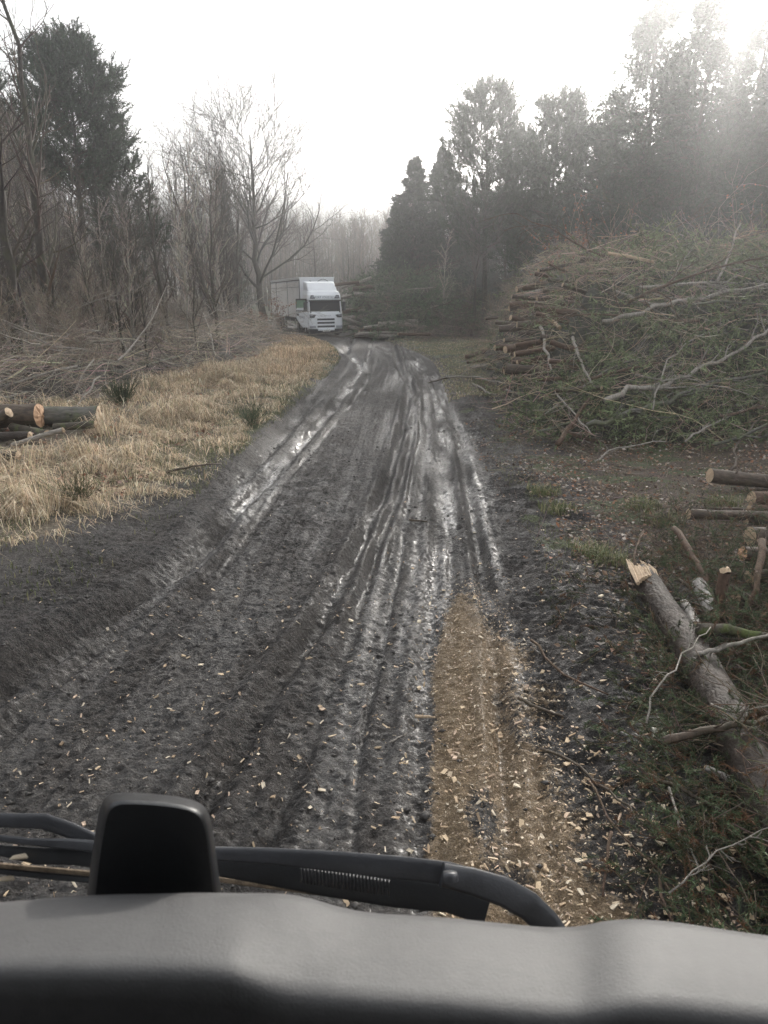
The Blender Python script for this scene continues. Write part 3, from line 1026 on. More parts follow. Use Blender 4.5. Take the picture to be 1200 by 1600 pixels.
def pileL(x, y):   # low brash on the left
    s_ = -(x - cxa(y))
    b = np.interp(y, [12, 17, 24, 34, 44, 52], [7.8, 6.4, 6.2, 5.2, 4.2, 4.6])
    return 1.25 * sm(0, 2.2, s_ - b) * (1 - sm(14, 19, s_)) * sm(15.5, 19, y) * (1 - sm(50, 56, y)) * (1 + .5 * fbm(x * .5, y * .5, 97, 3))


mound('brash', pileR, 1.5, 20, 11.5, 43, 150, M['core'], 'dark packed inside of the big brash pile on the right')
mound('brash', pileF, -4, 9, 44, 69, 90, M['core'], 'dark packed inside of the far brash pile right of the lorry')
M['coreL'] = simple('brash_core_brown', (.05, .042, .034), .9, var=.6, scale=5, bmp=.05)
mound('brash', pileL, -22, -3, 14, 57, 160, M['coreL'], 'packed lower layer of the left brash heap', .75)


def pile_pts(f, n, x0, x1, y0, y1, rng, lo=-.55, hi=.15, thr=.35, bias=1.0):
    out = []
    tot = 0
    while tot < n:
        x = x0 + (x1 - x0) * rng.random(n * 2); y = y0 + (y1 - y0) * rng.random(n * 2) ** bias
        m = f(x, y)
        ok = m > thr * rng.random(len(x)) + .02
        x, y, m = x[ok], y[ok], m[ok]
        z = ground(x, y) + np.maximum(m + lo + (hi - lo) * rng.random(len(x)), .03)
        out.append(np.stack([x, y, z], 1)); tot += len(x)
    return np.concatenate(out)[:n]


# conifer frond template: stem with side sprigs and needles
def fronds(mb, pts, rng, L, cols, nn=26, down=.3):
    n = len(pts)
    d = rng.normal(size=(n, 3)); d[:, 2] *= .45
    d = unit(d)
    K = 5
    P = np.zeros((n, K, 3)); P[:, 0] = pts
    ll = L * (.6 + .8 * rng.random(n))
    for k in range(1, K):
        d = unit(d + .12 * rng.normal(size=(n, 3)) - np.array([0, 0, down * .2]))
        P[:, k] = P[:, k - 1] + d * (ll / (K - 1))[:, None]
    Rr = .006 * (1 - .7 * np.linspace(0, 1, K))[None] * np.ones((n, 1))
    mb.tubes(P, Rr, 3, shade_cols(n, (.07, .05, .035), .2, rng), 0)
    P2, R2 = grow(P, Rr, 5, L * .42, .75, 3, .1, 1, -.02, .08, .7, .5, .5, rng, .003)
    c1 = np.clip(np.asarray(cols)[None] * (1 + .35 * rng.normal(size=(len(P2), 1))), .006, .3)
    needles(mb, P2, nn, L * .11, L * .022 + .004, np.repeat(c1, nn, 0), .55, rng, 0)


rng = np.random.default_rng(31)
mb = MB()
pp = pile_pts(pileR, 5600, 1.5, 16, 11.8, 36, rng, -.35, .16, .3, 1.5)
flank = (pp[:, 0] - np.interp(pp[:, 1], [12, 14, 20, 30, 40], [3.6, 2.5, 3.0, 3.5, 5.5]) < 3.2) & (pp[:, 1] > 16.5)
pp = pp[~flank | (rng.random(len(pp)) < .22)]
fronds(mb, pp, rng, .75, (.135, .165, .080), 14)
tag(mb.build('brash', M['needle']), 'green conifer brash heaped over the big pile on the right', 'brash', kind='stuff')
mb = MB()
scatter_twigs(mb, pile_pts(pileR, 2600, 1.5, 16, 11.6, 36, rng, -.35, .28, .3, 1.5), 1.5, .010, rng, (.29, .225, .165), .3, 6, .16, 4)
tag(mb.build('twigs', M['twig']), 'loose grey twigs bristling from the big right pile', 'twigs', kind='stuff')
mb = MB()
fronds(mb, pile_pts(pileF, 2400, -4, 8, 45, 66, rng, -.3, .4), rng, 1.2, (.075, .11, .055), 16)
tag(mb.build('brash', M['needle']), 'green conifer tops heaped on the far pile beside the lorry', 'brash', kind='stuff')
mb = MB()
scatter_twigs(mb, pile_pts(pileF, 900, -4, 9, 44, 66, rng, -.3, .3), 2.0, .018, rng, (.17, .135, .11), .3, 5, .14, 4)
x = 1.5 + 9 * rng.random(700); y = 44.5 + 9 * rng.random(700)
scatter_twigs(mb, np.stack([x, y, ground(x, y) + .1 + 1.5 * rng.random(700) * sm(44, 50, y)], 1), 1.7, .014, rng, (.15, .115, .095), .5, 5, .16, 4)
tag(mb.build('twigs', M['twig']), 'brown twigs spread at the foot of the far pile', 'twigs', kind='stuff')
mb = MB()
scatter_twigs(mb, pile_pts(pileL, 4600, -20, -4, 14, 55, rng, -.8, .2, .3, 1.5), 1.9, .011, rng, (.34, .285, .225), .24, 6, .15, 4)
tag(mb.build('twigs', M['twig']), 'pale grey twigs tangled across the left brash heap', 'twigs', kind='stuff')

# countable branches: seven shapes, each branch an object
BR = []
for k in range(7):
    rg = np.random.default_rng(400 + k)
    K = 9
    P = np.zeros((1, K, 3)); d = np.array([1., 0, .05])
    for i in range(1, K):
        d = unit(d + .13 * rg.normal(size=3) * np.array([1, 1, .6]))
        P[0, i] = P[0, i - 1] + d * (3.4 / (K - 1))
    Rr = .032 * (1 - .8 * np.linspace(0, 1, K))[None]
    P1, R1 = grow(P, Rr, 9, 1.0, .65, 6, .12, 1, .02, .16, .55, .35, .5, rg, .005)
    P2, R2 = grow(P1, R1, 5, .45, .6, 4, .15, 1, .02, .18, .6, .4, .3, rg, .003)
    a = MB(); a.tubes(P, Rr, 7, None, 0, .05); a.tubes(P1, R1, 4); a.tubes(P2, R2, 3)
    BR.append([a.mesh('branch', M[m_]) for m_ in ('barkp', 'barkg', 'barkr')])


def branch_obj(p, rz, tilt, s, mi, label, group, k=None):
    o = bpy.data.objects.new('branch', BR[random.randrange(7) if k is None else k][mi])
    o.location = p; o.rotation_euler = (random.random() * 6.28, tilt, rz); o.scale = (s, s, s)
    link(o)
    return tag(o, label, 'branch', group)


for p in pile_pts(pileL, 120, -18, -4, 16, 50, rng, -.1, .2, .3, 1.5):
    branch_obj(p, random.random() * 6.28, rng.normal() * .14 - .12, .7 + .7 * rng.random(), 0, 'bare pale branch in the left brash heap, ' + ('nearest part beside the cut logs' if p[1] < 22 else 'middle part below the saplings' if p[1] < 33 else 'far end towards the oak'), 'branches in the left brash heap')
for p in pile_pts(pileR, 75, 2.2, 14, 12.3, 32, rng, -.1, .15, .3, 1.6):
    branch_obj(p, float(np.clip(rng.normal() * .5, -.9, .9)) + (0 if rng.random() < .6 or p[0] < 6.5 else 3.1), rng.normal() * .3, .6 + .7 * rng.random(), (mi_ := int(rng.integers(0, 3))), ('bare pale', 'grey green', 'reddish brown')[mi_] + ' branch ' + ('low at the front' if p[1] < 16 else 'halfway up the front' if p[1] < 19.5 else 'high on the back') + ' of the big right pile' + (' near its log face' if p[0] < 6 else ''), 'branches in the big right pile')
for p in pile_pts(pileF, 34, -3, 8, 45, 62, rng, -.1, .2):
    branch_obj(p, random.random() * 6.28, rng.normal() * .2, .9 + .6 * rng.random(), int(rng.integers(0, 3)), 'bare branch on the far pile beside the lorry', 'branches in the far pile')

# ------------------------------------------------------------------ logs
def log_obj(p0, p1, r0, r1=None, mat='barkl', cut='cut', label='', group=None, name='log', n=14, bend=.015, rag=0.0, cat='log', ends=(1, 1), knots=3):
    p0 = np.asarray(p0, float); p1 = np.asarray(p1, float)
    r1 = r0 if r1 is None else r1
    L = np.linalg.norm(p1 - p0)
    rot = Vector(p1 - p0).to_track_quat('Z', 'Y')
    K = max(5, min(14, int(L * 4)))
    zz = np.linspace(0, L, K)
    P = np.stack([bend * L * np.sin(zz / L * 3.1 + random.random()), bend * L * .5 * np.sin(zz / L * 5 + random.random() * 6), zz], 1)
    P -= P[0] * np.array([1, 1, 0])
    rad = np.linspace(r0, r1, K) * (1 + .03 * RNG.normal(size=K))
    a = MB(); a.tubes(P[None], rad[None], n, None, 0, .025)
    for _ in range(knots):
        i = random.randrange(1, K - 1); an = random.random() * 6.28
        d = np.array([math.cos(an), math.sin(an), .25])
        c = P[i] + d * rad[i] * .8
        a.tube([c, c + d * rad[i] * .5 + .01], [rad[i] * .22, rad[i] * .12], 6)
    o = a.build(name, M[mat]); o.location = p0; o.rotation_mode = 'QUATERNION'; o.rotation_quaternion = rot
    tag(o, label, cat, group)
    for e, (i, sg) in enumerate(((0, -1), (K - 1, 1))):
        if not ends[e]:
            continue
        c = MB(); an = np.arange(n) * 2 * math.pi / n
        rr = rad[i] * 1.0
        ring = np.stack([np.cos(an) * rr, np.sin(an) * rr, np.zeros(n)], 1)
        inner = ring * .55
        if rag:
            inner[:, 2] += sg * rag * RNG.random(n); ring[:, 2] += sg * rag * .6 * (RNG.random(n) - .3)
        else:
            ring[:, 2] += sg * .004; inner[:, 2] += sg * (.006 + .006 * RNG.random(n))
        V = np.concatenate([ring, inner, [[0, 0, sg * (.012 + rag * .5)]]]) + P[i]
        j = np.arange(n); k2 = (j + 1) % n
        c.add(V, np.stack([j, k2, k2 + n, j + n], 1)); c.add(V, np.stack([j + n, k2 + n, np.full(n, 2 * n)], 1))
        c.build('cut_face', M[cut], o, smooth=False)
    return o


def lp(px, py, y):
    return ray(px, py, y)


def hit(px, py, f=None, y0=9.0):
    """forward distance at which the sight line meets the surface of a pile"""
    yy = np.arange(y0, 60, .12)
    q = np.array([ray(px, py, v) for v in yy])
    z = base(yy) + .12 + (pileR if f is None else f)(q[:, 0], yy)
    i = np.nonzero(q[:, 2] < z)[0]
    return float(yy[i[0]]) if len(i) else None


def onpile(px, py, y, f=None):
    h_ = hit(px, py, f)
    return y if h_ is None else h_ - .12


# two thick felled logs on the left
yl = min(gat(62, 650, .2), gat(155, 648, .16), gat(0, 655, .2))
log_obj(lp(-60, 655, yl - .1), lp(62, 650, yl - .1), .24, .235, 'barkl', 'cutr', 'thick bark log at the left edge with a fresh orange cut face', n=20, rag=.05)
log_obj(lp(66, 650, yl + .2), lp(155, 648, yl + .3), .185, .19, 'barkg', 'cut', 'thick grey log behind and right of the orange faced log', n=20, rag=.03)
log_obj(lp(-25, 668, yl - .5), lp(14, 644, yl - .6), .10, .10, 'barkl', 'cut', 'short sawn log leaning up at the left picture edge', rag=.03)
log_obj(lp(20, 668, yl - .3), lp(75, 678, yl - .8), .09, .085, 'barkm', 'cut', 'small mossy log lying below the thick grey log')
log_obj(lp(-10, 706, yl - 1.7), lp(72, 692, yl - 1.3), .10, .09, 'barkl', 'cutr', 'short dark log lying in the grass below the cut logs')
for (a, b, lab) in (((-10, 688), (34, 677), 'upper pale split plank beside the left logs'), ((-12, 690), (30, 702), 'lower pale split plank beside the left logs')):
    p0 = lp(*a, yl - 1.0); p1 = lp(*b, yl - 1.1)
    m_ = MB(); m_.tube([p0, (p0 + p1) / 2 + [0, 0, .01], p1], [.05, .055, .03], 5, rough=.1)
    tag(m_.build('split_wood', M['cut'], smooth=False), lab, 'wood')
for j_, (a_, b_, c_, d_, w_, lb_) in enumerate(((-40, 684, 48, 682, 15, 'dark log under the orange faced log'), (-50, 712, 30, 712, 14, 'dark log lowest in the left log heap'), (85, 668, 150, 662, 12, 'dark mossy stick under the thick grey log'), (20, 696, 100, 672, 8, 'thin stick poking out below the left logs'))):
    yy_ = min(gat(a_, b_, .1), gat(c_, d_, .1))
    log_obj(lp(a_, b_, yy_), lp(c_, d_, yy_ - .1), w_ * yy_ / FPX * .5, None, ['barkf', 'barkl', 'barkm', 'barkp'][j_], 'cut', lb_, n=12, rag=.03)
p0 = lp(42, 692, yl - 1.3)
m_ = MB(); m_.prism([(-.06, 0), (.09, 0), (.05, .1), (-.01, .16)], 0, .1, 'y')
o = tag(m_.build('split_wood', M['cutr'], smooth=False), 'orange wedge of split wood standing under the left logs', 'wood'); o.location = p0

# horizontal sawn logs in the face of the big right pile
FACE = [(821, 462, 850, 455, 9, 'birch', 22.5), (850, 455, 893, 447, 10, 'barkl', 22.8), (857, 437, 895, 440, 7, 'barkm', 23.2), (818, 470, 842, 467, 6, 'barkr', 22.4), (838, 484, 868, 486, 9, 'barkr', 21.8), (868, 487, 985, 488, 9, 'barkr', 21.9),
        (804, 488, 835, 490, 7, 'barkl', 23), (830, 505, 905, 508, 8, 'barkr', 21.2), (856, 497, 873, 510, 6, 'cut', 21.0), (790, 499, 832, 504, 6, 'barkl', 22.6), (845, 527, 940, 535, 9, 'barkl', 20.2),
        (860, 535, 965, 562, 9, 'barkr', 19.6), (786, 546, 850, 548, 6, 'barkr', 22), (858, 565, 1010, 563, 7, 'barkr', 18.8), (850, 572, 970, 578, 8, 'barkr', 18.8), (728, 558, 762, 549, 8, 'barkr', 27.0), (730, 566, 760, 562, 6, 'barkr', 26.6),
        (735, 574, 764, 570, 5, 'barkp', 26.0), (758, 498, 775, 496, 5, 'barkl', 27.5), (950, 396, 1012, 408, 5, 'cut', 24.0), (908, 405, 945, 408, 6, 'barkl', 24.5), (905, 428, 960, 430, 6, 'barkl', 23.5), (745, 516, 764, 522, 8, 'barkl', 29), (862, 470, 905, 474, 7, 'barkl', 22.4),
        (800, 560, 868, 556, 7, 'barkl', 21.2), (812, 520, 850, 523, 7, 'barkl', 21.6), (840, 593, 925, 592, 7, 'barkr', 18.2), (870, 610, 930, 607, 8, 'barkl', 17.5)]
LN = ['pale birch log end', 'thick reddish log', 'mossy pale log', 'short red brown log', 'sawn red brown log', 'long straight red brown log', 'dark sawn log', 'middle red brown log', 'peeled yellow log', 'thin dark log', 'thick dark log', 'sloping reddish log', 'short low reddish log',
      'long thin red pole', 'lower parallel reddish pole', 'top log of the small left stack', 'middle log of the small left stack', 'bottom pale log of the small left stack', 'short log by the clearing tree', 'peeled pale pole near the top', 'dark pole left of the peeled one',
      'grey pole below the pile top', 'stubby log at the far left foot', 'dark log under the mossy one', 'low dark log over the left slope', 'short dark log in the left slope', 'reddish pole above the front slope', 'lowest thick dark log']
for (a, b, c, d, wpx, mt, yy), nm in zip(FACE, LN):
    yy = onpile(a, b, yy) - .40
    p0 = lp(a, b, yy); p1 = lp(c, d, min(yy + .6, max(yy - .6, onpile(c, d, yy + .3) - .30)))
    r_ = wpx * yy / FPX * .5 * .98
    log_obj(p0, p1 + (p1 - p0) * .15, r_, r_ * .95, mt, 'cut', nm + ' in the face of the big right pile', 'logs in the big right pile', knots=1, n=10)
# fill the stack face with more logs seen end-on from the left
for i in range(48):
    yy = 17.5 + 10 * rng.random()
    x = 2.95 + 1.7 * rng.random() + .1 * (yy - 19)
    m = float(pileR(np.array([x + .9]), np.array([yy]))[0])
    z = gz(x, yy) + .1 + m * 1.05 * rng.random()
    L_ = 1.6 + 1.2 * rng.random()
    a_ = rng.normal() * .38
    x = max(x, float(np.interp(yy, [14, 20, 30], [2.6, 3.1, 3.6])))
    z = min(z, gz(x, yy) + .15 + .85 * float(pileR(np.array([x + .7]), np.array([yy]))[0]))
    log_obj((x, yy, z), (x + L_ * math.cos(a_), yy + L_ * math.sin(a_), z + rng.normal() * .25), .05 + .07 * rng.random(), None, ['barkl', 'barkr'][i % 2], 'cut', ('reddish' if i % 2 else 'dark') + ' sawn log ' + ('low' if z - gz(x, yy) < .9 else 'halfway up' if z - gz(x, yy) < 2 else 'high') + ' in the ' + ('near' if yy < 22 else 'far') + ' left flank of the big pile', 'stacked logs in the left flank of the big pile', knots=0, n=9)
# far stack of logs beside the lorry and the low stack in front of it
for i in range(52):
    if i < 12:
        yy = 53.6 + 1.6 * rng.random(); x = pos(528, yy) + .25 + .5 * rng.random(); z = gz(x, yy) + .2 + 3.4 * rng.random() ** .8; x += .35 * rng.normal()
        L_ = 1.3 + 1.0 * rng.random()
        lab, grp = 'log end showing in the tall far stack right of the lorry', 'logs in the tall far stack'
    else:
        yy = 48.5 + 2.5 * rng.random(); x = pos(552, yy) + .8 * rng.random() + .5 * (i % 4); z = gz(x, yy) + .15 + .75 * rng.random() * (i % 5) / 3.2
        L_ = 2.6
        lab, grp = 'pale log in the low stack beside the track bend', 'logs in the low far stack'
    a_ = rng.normal() * .12
    log_obj((x, yy, z), (x + L_ * math.cos(a_), yy + L_ * math.sin(a_), z + rng.normal() * .22), .09 + .06 * rng.random(), None, ['barkr', 'barkp', 'barkp'][i % 3], 'cut', lab, grp, knots=0, n=8)
log_obj(lp(622, 522, 45), lp(672, 522, 45.5), .10, .09, 'barkr', 'cut', 'long pole lying at the foot of the far pile', n=8)
log_obj((*at(716, 526), gz(*at(716, 526)) + .1), (*at(762, 526), gz(*at(762, 526)) + .12), .08, .08, 'barkp', 'cut', 'thin pole on the grass at the clearing tree', n=8)
log_obj((*at(745, 522), gz(*at(745, 522)) + .3), (*at(763, 522), gz(*at(763, 522)) + .3), .18, .18, 'barkg', 'cut', 'short thick log on the pole by the clearing tree', n=10)

# near right: the stack cut by the picture edge
for a, b, c, d, wpx, mt, ct, yy, lab in [
    (1109, 743, 1240, 757, 23, 'barkl', 'cut', 10.4, 'top log of the right edge stack with a pale sawn end'),
    (1174, 779, 1260, 784, 24, 'barkr', 'cut', 10.0, 'second log of the right edge stack with a split end'),
    (1171, 797, 1260, 798, 17, 'barkr', 'cut', 9.7, 'thin sawn log right above the long dark log'),
    (1076, 803, 1250, 812, 17, 'barkl', 'cut', 9.3, 'long dark log reaching left from the right edge stack'),
    (1172, 838, 1250, 840, 32, 'barkl', 'cut', 8.9, 'thick log with a pale face low in the right edge stack'),
    (1160, 865, 1250, 872, 25, 'barkl', 'cutr', 8.6, 'dark log with a torn orange end in the right edge stack'),
    (1172, 900, 1250, 905, 26, 'barkm', 'cut', 8.2, 'lowest dark log of the right edge stack')]:
    yy = min(yy - .25, gat(a, b, wpx * yy / FPX * .5 * .9), gat(c, d, wpx * yy / FPX * .5 * .9))
    r_ = wpx * yy / FPX * .5
    log_obj(lp(a, b, yy), lp(c, d, yy + .1), r_, r_, mt, ct, lab, n=16, rag=.02 if 'torn' in lab or 'split' in lab else 0)
for a, b, w_, lab in ((1150, 935, 24, 'dark billet with a pale end under the right edge stack'), (1165, 815, 14, 'thin pale log wedged between the right edge logs')):
    yy = gat(a, b, .1)
    log_obj(lp(a, b, yy), lp(a + 90, b + 5, yy + .1), w_ * yy / FPX * .5, None, 'barkf', 'cut', lab, n=14, rag=.02)
log_obj(lp(1060, 795, gat(1060, 795, .04)), lp(1170, 798, gat(1170, 798, .04)), .03, .03, 'barkl', 'cut', 'thin bare pole lying behind the long dark log', n=8)

# big fallen log by the track, broken at its far end
pA = ray(1003, 898, gat(1003, 898, .09)); pB = ray(1292, 1420, gat(1292, 1420, .10))
o = log_obj(pA, pB, .118, .14, 'barkf', 'cut', 'big fallen log with a splintered pale end lying along the right of the track', None, 'fallen_log', n=22, rag=.06, knots=6)
sp = MB()
d = unit(pA - pB)
side = unit(np.cross(d, [0, 0, 1.]))
for k in range(9):
    a0 = pA - d * (.45 - .03 * k) + side * (-.13 + .028 * k) + np.array([0, 0, .08 + .03 * math.sin(k * .5)])
    a1 = pA + d * (.10 + .16 * RNG.random()) + side * (-.12 + .028 * k) + np.array([0, 0, .03 + .05 * RNG.random()])
    sp.tube([a0, (a0 + a1) / 2 + [0, 0, .01], a1], [.02, .026, .004], 5, rough=.12)
s_ = sp.build('splinter', M['cut'], smooth=False)
s_.parent = o
s_.matrix_parent_inverse = (Matrix.Translation(Vector(pA)) @ o.rotation_quaternion.to_matrix().to_4x4()).inverted()

def path_branch(pts, rpx, mat, label, group=None, twigs=6, n=8, sub=2, tl=.5, name='branch', rough=.05, seed=0):
    """branch through photo points [(px,py,y)], thickness in photo pixels"""
    rg = np.random.default_rng(int(pts[0][0] * 7 + pts[0][1]) + seed)
    Q = np.array([lp(*p) for p in pts])
    K = max(7, 3 * len(Q))
    tq = np.linspace(0, 1, len(Q)); tk = np.linspace(0, 1, K)
    P = np.stack([np.interp(tk, tq, Q[:, i]) for i in range(3)], 1)
    L = np.linalg.norm(Q[-1] - Q[0])
    P[1:-1] = (P[:-2] + 2 * P[1:-1] + P[2:]) / 4
    P[1:-1] += rg.normal(size=(K - 2, 3)) * L * .008
    r = rpx * pts[0][2] / FPX * .5
    rr = np.linspace(r, r * .55, K)
    a = MB(); a.tube(P, rr, n, rough=rough)
    if twigs:
        P1, R1 = grow(P[None], rr[None], twigs, L * .4 * tl, .6, 6, .15, 1, .03, .17, .5, .3, .4, rg, .003)
        a.tubes(P1, R1, 4)
        if sub:
            P2, R2 = grow(P1, R1, sub, L * .18 * tl, .6, 4, .2, 1, .02, .2, .6, .4, .3, rg, .0025)
            a.tubes(P2, R2, 3)
    c = Q[0].copy()
    a.v = [v - c.astype(np.float32) for v in a.v]
    o_ = a.build(name, M[mat]); o_.location = c
    return tag(o_, label, 'branch', group)


# singled-out branches on the right
for pts, rp, mt, lab, tw in [
    ([(944, 626, 14.6), (987, 607, 14.9), (1042, 599, 15.2), (1087, 576, 15.6), (1154, 551, 16), (1210, 505, 16.5)], 9, 'barkp', 'long pale grey branch sweeping right across the big pile', 9),
    ([(917, 665, 14.0), (967, 655, 14.1), (1008, 638, 14.3), (1067, 617, 14.7), (1117, 597, 15), (1210, 579, 15.4)], 9, 'barkg', 'grey green branch lying just below the long pale branch', 9),
    ([(942, 503, 19), (992, 490, 18.8), (1054, 470, 18.6), (1100, 465, 18.6), (1150, 453, 18.8), (1215, 445, 19)], 7, 'barkp', 'pale curved branch across the upper part of the big pile', 8),
    ([(871, 694, 13.0), (896, 659, 13.6), (921, 622, 14.6)], 9, 'barkr', 'bark stripped pole leaning at the front of the big pile', 1),
    ([(908, 597, 16.8), (967, 580, 17), (1030, 567, 17.4)], 5, 'barkr', 'straight reddish stick sloping up over the pile front', 2),
    ([(844, 511, 20), (854, 547, 19.6), (862, 580, 19)], 5, 'barkp', 'whitish stick hanging down the left face of the pile', 1),
    ([(868, 612, 17), (890, 640, 15.5), (925, 680, 14)], 3, 'barkp', 'thin pale twig crossing in front of the leaning pole', 3),
    ([(840, 675, 15), (870, 667, 14.5), (900, 657, 14.5)], 5, 'barkg', 'short grey branch at the left foot of the pile', 2),
    ([(895, 527, 18.5), (905, 560, 18), (925, 600, 17)], 5, 'barkp', 'pale stick slanting through the middle of the pile', 1),
    ([(1140, 735, 10.2), (1150, 700, 10.6), (1215, 625, 11)], 5, 'barkl', 'dark straight stick leaning over the top edge log', 1),
    ([(960, 455, 20.5), (1000, 470, 20), (1030, 476, 20)], 4, 'barkp', 'short whitish branch near the pile top', 3),
    ([(1120, 440, 19), (1140, 400, 19.4), (1157, 350, 20)], 4, 'barkp', 'upright forked pale twig above the pile at right', 5),
    ([(1060, 480, 18), (1120, 470, 18), (1200, 478, 18)], 4, 'barkg', 'thin level branch under the pale curved branch', 5),
    ([(700, 590, 22), (740, 588, 22), (790, 600, 21)], 3, 'barkp', 'thin branch lying at the left foot of the big pile', 3),
    ([(738, 600, 20), (760, 612, 19), (775, 618, 18.5)], 3, 'barkp', 'pale bent twig beside the track edge', 2),
    ([(1070, 690, 11.6), (1100, 668, 12), (1160, 640, 12.4)], 3.5, 'barkp', 'pale twig with many forks at the pile foot right', 8),
    ([(1020, 640, 14), (1040, 560, 15), (1105, 520, 16)], 3, 'barkp', 'thin arching twig in the middle of the pile', 6),
    ([(930, 720, 12), (960, 700, 12.3), (1040, 690, 12.8)], 3, 'barkp', 'low curved twig at the pile foot', 7),
]:
    path_branch([(a_, b_, onpile(a_, b_, c_) - .22) for a_, b_, c_ in pts], rp, mt, lab, twigs=tw)


def gp(px, py, dz=.03):
    x, y = atg(px, py)
    y = float(y); x = float(x)
    return ('g', x, y, gz(x, y) + dz)


def gbranch(pts, rpx, mat, label, group=None, twigs=5, n=8, sub=2, tl=.5, name='branch', rough=.05):
    """branch through ground pixels [(px,py,height above ground)]"""
    q = []
    for px, py, dz in pts:
        q.append((px, py, gat(px, py, dz)))
    return path_branch(q, rpx, mat, label, group, twigs, n, sub, tl, name, rough)


for pts, rp, mt, lab, tw in [
    ([(1053, 826, .35), (1083, 865, .3), (1103, 905, .2), (1115, 962, .05)], 11, 'barkr', 'reddish bent stick leaning above the fallen log', 1),
    ([(1190, 845, .5), (1182, 905, .35), (1165, 968, .1)], 13, 'barkr', 'straight brown stick leaning beside the right edge stack', 1),
    ([(1092, 985, .25), (1130, 982, .25), (1215, 998, .25)], 26, 'barkm', 'thick mossy green branch lying over the fallen log', 2),
    ([(1083, 1022, .25), (1135, 1012, .3), (1215, 988, .35)], 9, 'barkp', 'smooth pale grey branch just below the mossy branch', 1),
    ([(1035, 1160, .2), (1090, 1142, .25), (1150, 1132, .3), (1215, 1120, .35)], 17, 'barkl', 'rough brown branch lying across the lower fallen log', 3),
    ([(830, 1000, .03), (880, 1055, .03), (950, 1085, .03)], 5, 'barkr', 'thin brown stick pressed in the mud by the sawdust', 1),
    ([(810, 1090, .02), (850, 1110, .02), (880, 1120, .02)], 7, 'barkl', 'short dark stick in the mud right of the sawdust', 0),
    ([(845, 1170, .03), (900, 1190, .03), (955, 1240, .04), (1010, 1290, .05)], 6, 'barkl', 'long dark twig crossing the mud below the fallen log', 3),
    ([(1010, 1210, .1), (1060, 1230, .1), (1160, 1285, .1)], 9, 'barkl', 'dark branch slanting down right at the lower right', 4),
    ([(1045, 1230, .1), (1062, 1290, .1), (1060, 1300, .1), (1095, 1360, .1)], 5, 'barkp', 'thin forked twig among the needles at lower right', 4),
    ([(920, 1220, .05), (960, 1290, .05), (1020, 1350, .05), (1060, 1410, .05)], 5, 'barkr', 'long brown twig running down at the lower right', 3),
    ([(955, 1300, .05), (948, 1345, .05), (942, 1400, .05)], 7, 'barkr', 'short upright looking stick on the chips at lower right', 0),
    ([(1030, 1360, .05), (1033, 1400, .05), (1055, 1450, .05)], 8, 'barkr', 'reddish stick at the bottom above the dashboard', 0),
    ([(1010, 1130, .2), (1030, 1060, .35), (1085, 1005, .4), (1110, 980, .4)], 4, 'barkp', 'thin arching twig curving over the fallen log', 2),
    ([(1005, 830, .3), (988, 870, .2), (995, 905, .1)], 4, 'barkr', 'splinter like thin stick at the broken log end', 0),
    ([(1060, 905, .1), (1100, 935, .1), (1130, 955, .1)], 6, 'barkl', 'dark twig lying behind the fallen log', 3),
    ([(1110, 1100, .3), (1150, 1115, .3), (1210, 1100, .4)], 5, 'barkp', 'pale twig above the rough brown branch', 5),
    ([(1045, 1395, .2), (1120, 1330, .25), (1210, 1290, .3)], 4, 'barkp', 'thin pale twig across the dark brash at lower right', 6),
    ([(700, 590, .05), (670, 598, .03)], 3, 'barkl', 'tiny twig on the track at the bend', 0),
    ([(640, 812, .02), (668, 815, .02)], 4, 'barkl', 'short dark twig lying in the middle of the track', 0),
    ([(648, 1119, .02), (680, 1121, .02)], 7, 'cut', 'curved pale stick lying at the sawdust edge', 0),
    ([(750, 1150, .02), (778, 1138, .02)], 7, 'cut', 'pale peeled stick lying on the sawdust', 0),
    ([(608, 1160, .02), (636, 1145, .02)], 4, 'barkp', 'small crooked twig on the dark mud near the dashboard', 1),
    ([(260, 738, .05), (300, 728, .1), (345, 725, .05)], 4, 'barkl', 'thin dark branch lying across the left verge', 1),
    ([(500, 1230, .02), (470, 1180, .02)], 3, 'barkl', 'tiny dark twig beside the middle rut', 0),
]:
    gbranch(pts, rp, mt, lab, twigs=tw)
q = gp(1088, 935); p2 = gp(1118, 978)
log_obj((q[1], q[2], q[3] + .12), (p2[1], p2[2], p2[3] + .06), .065, .07, 'birch', 'cut', 'short white birch log behind the fallen log', n=12, rag=.03)
q = gp(1066, 960); p2 = gp(1085, 992)
log_obj((q[1], q[2], q[3] + .07), (p2[1], p2[2], p2[3] + .05), .045, .045, 'birch', 'cut', 'thin white birch piece close behind the fallen log', n=10, rag=.02)
q = gp(1105, 1040); p2 = gp(1142, 1100)
log_obj((q[1], q[2], q[3] + .07), (p2[1], p2[2], p2[3] + .04), .04, .045, 'birch', 'cut', 'pale birch stick lying right of the fallen log', n=10, rag=.02)
q = gp(1100, 1218); p2 = gp(1155, 1245)
log_obj((q[1], q[2], q[3] + .05), (p2[1], p2[2], p2[3] + .05), .018, .02, 'birch', 'cut', 'thin whitish stick with a cut tip at lower right', n=8)
q = gp(1120, 975)
log_obj((q[1], q[2], q[3]), (q[1] + .02, q[2] + .05, q[3] + .42), .055, .045, 'barkr', 'cut', 'upright broken stub behind the mossy branch', n=10, rag=.06, cat='stump', name='broken_stub')

# brown leaved shrubs
def leafy(mb, P, n, size, cols, rng, droop=.2):
    B, K, _ = P.shape
    pb = np.repeat(np.arange(B), n); nb = len(pb)
    u = rng.random(nb) * (K - 1); i = np.clip(u.astype(int), 0, K - 2); f = (u - i)[:, None]
    p = P[pb, i] * (1 - f) + P[pb, i + 1] * f
    leafquads(mb, p, size, cols, rng)


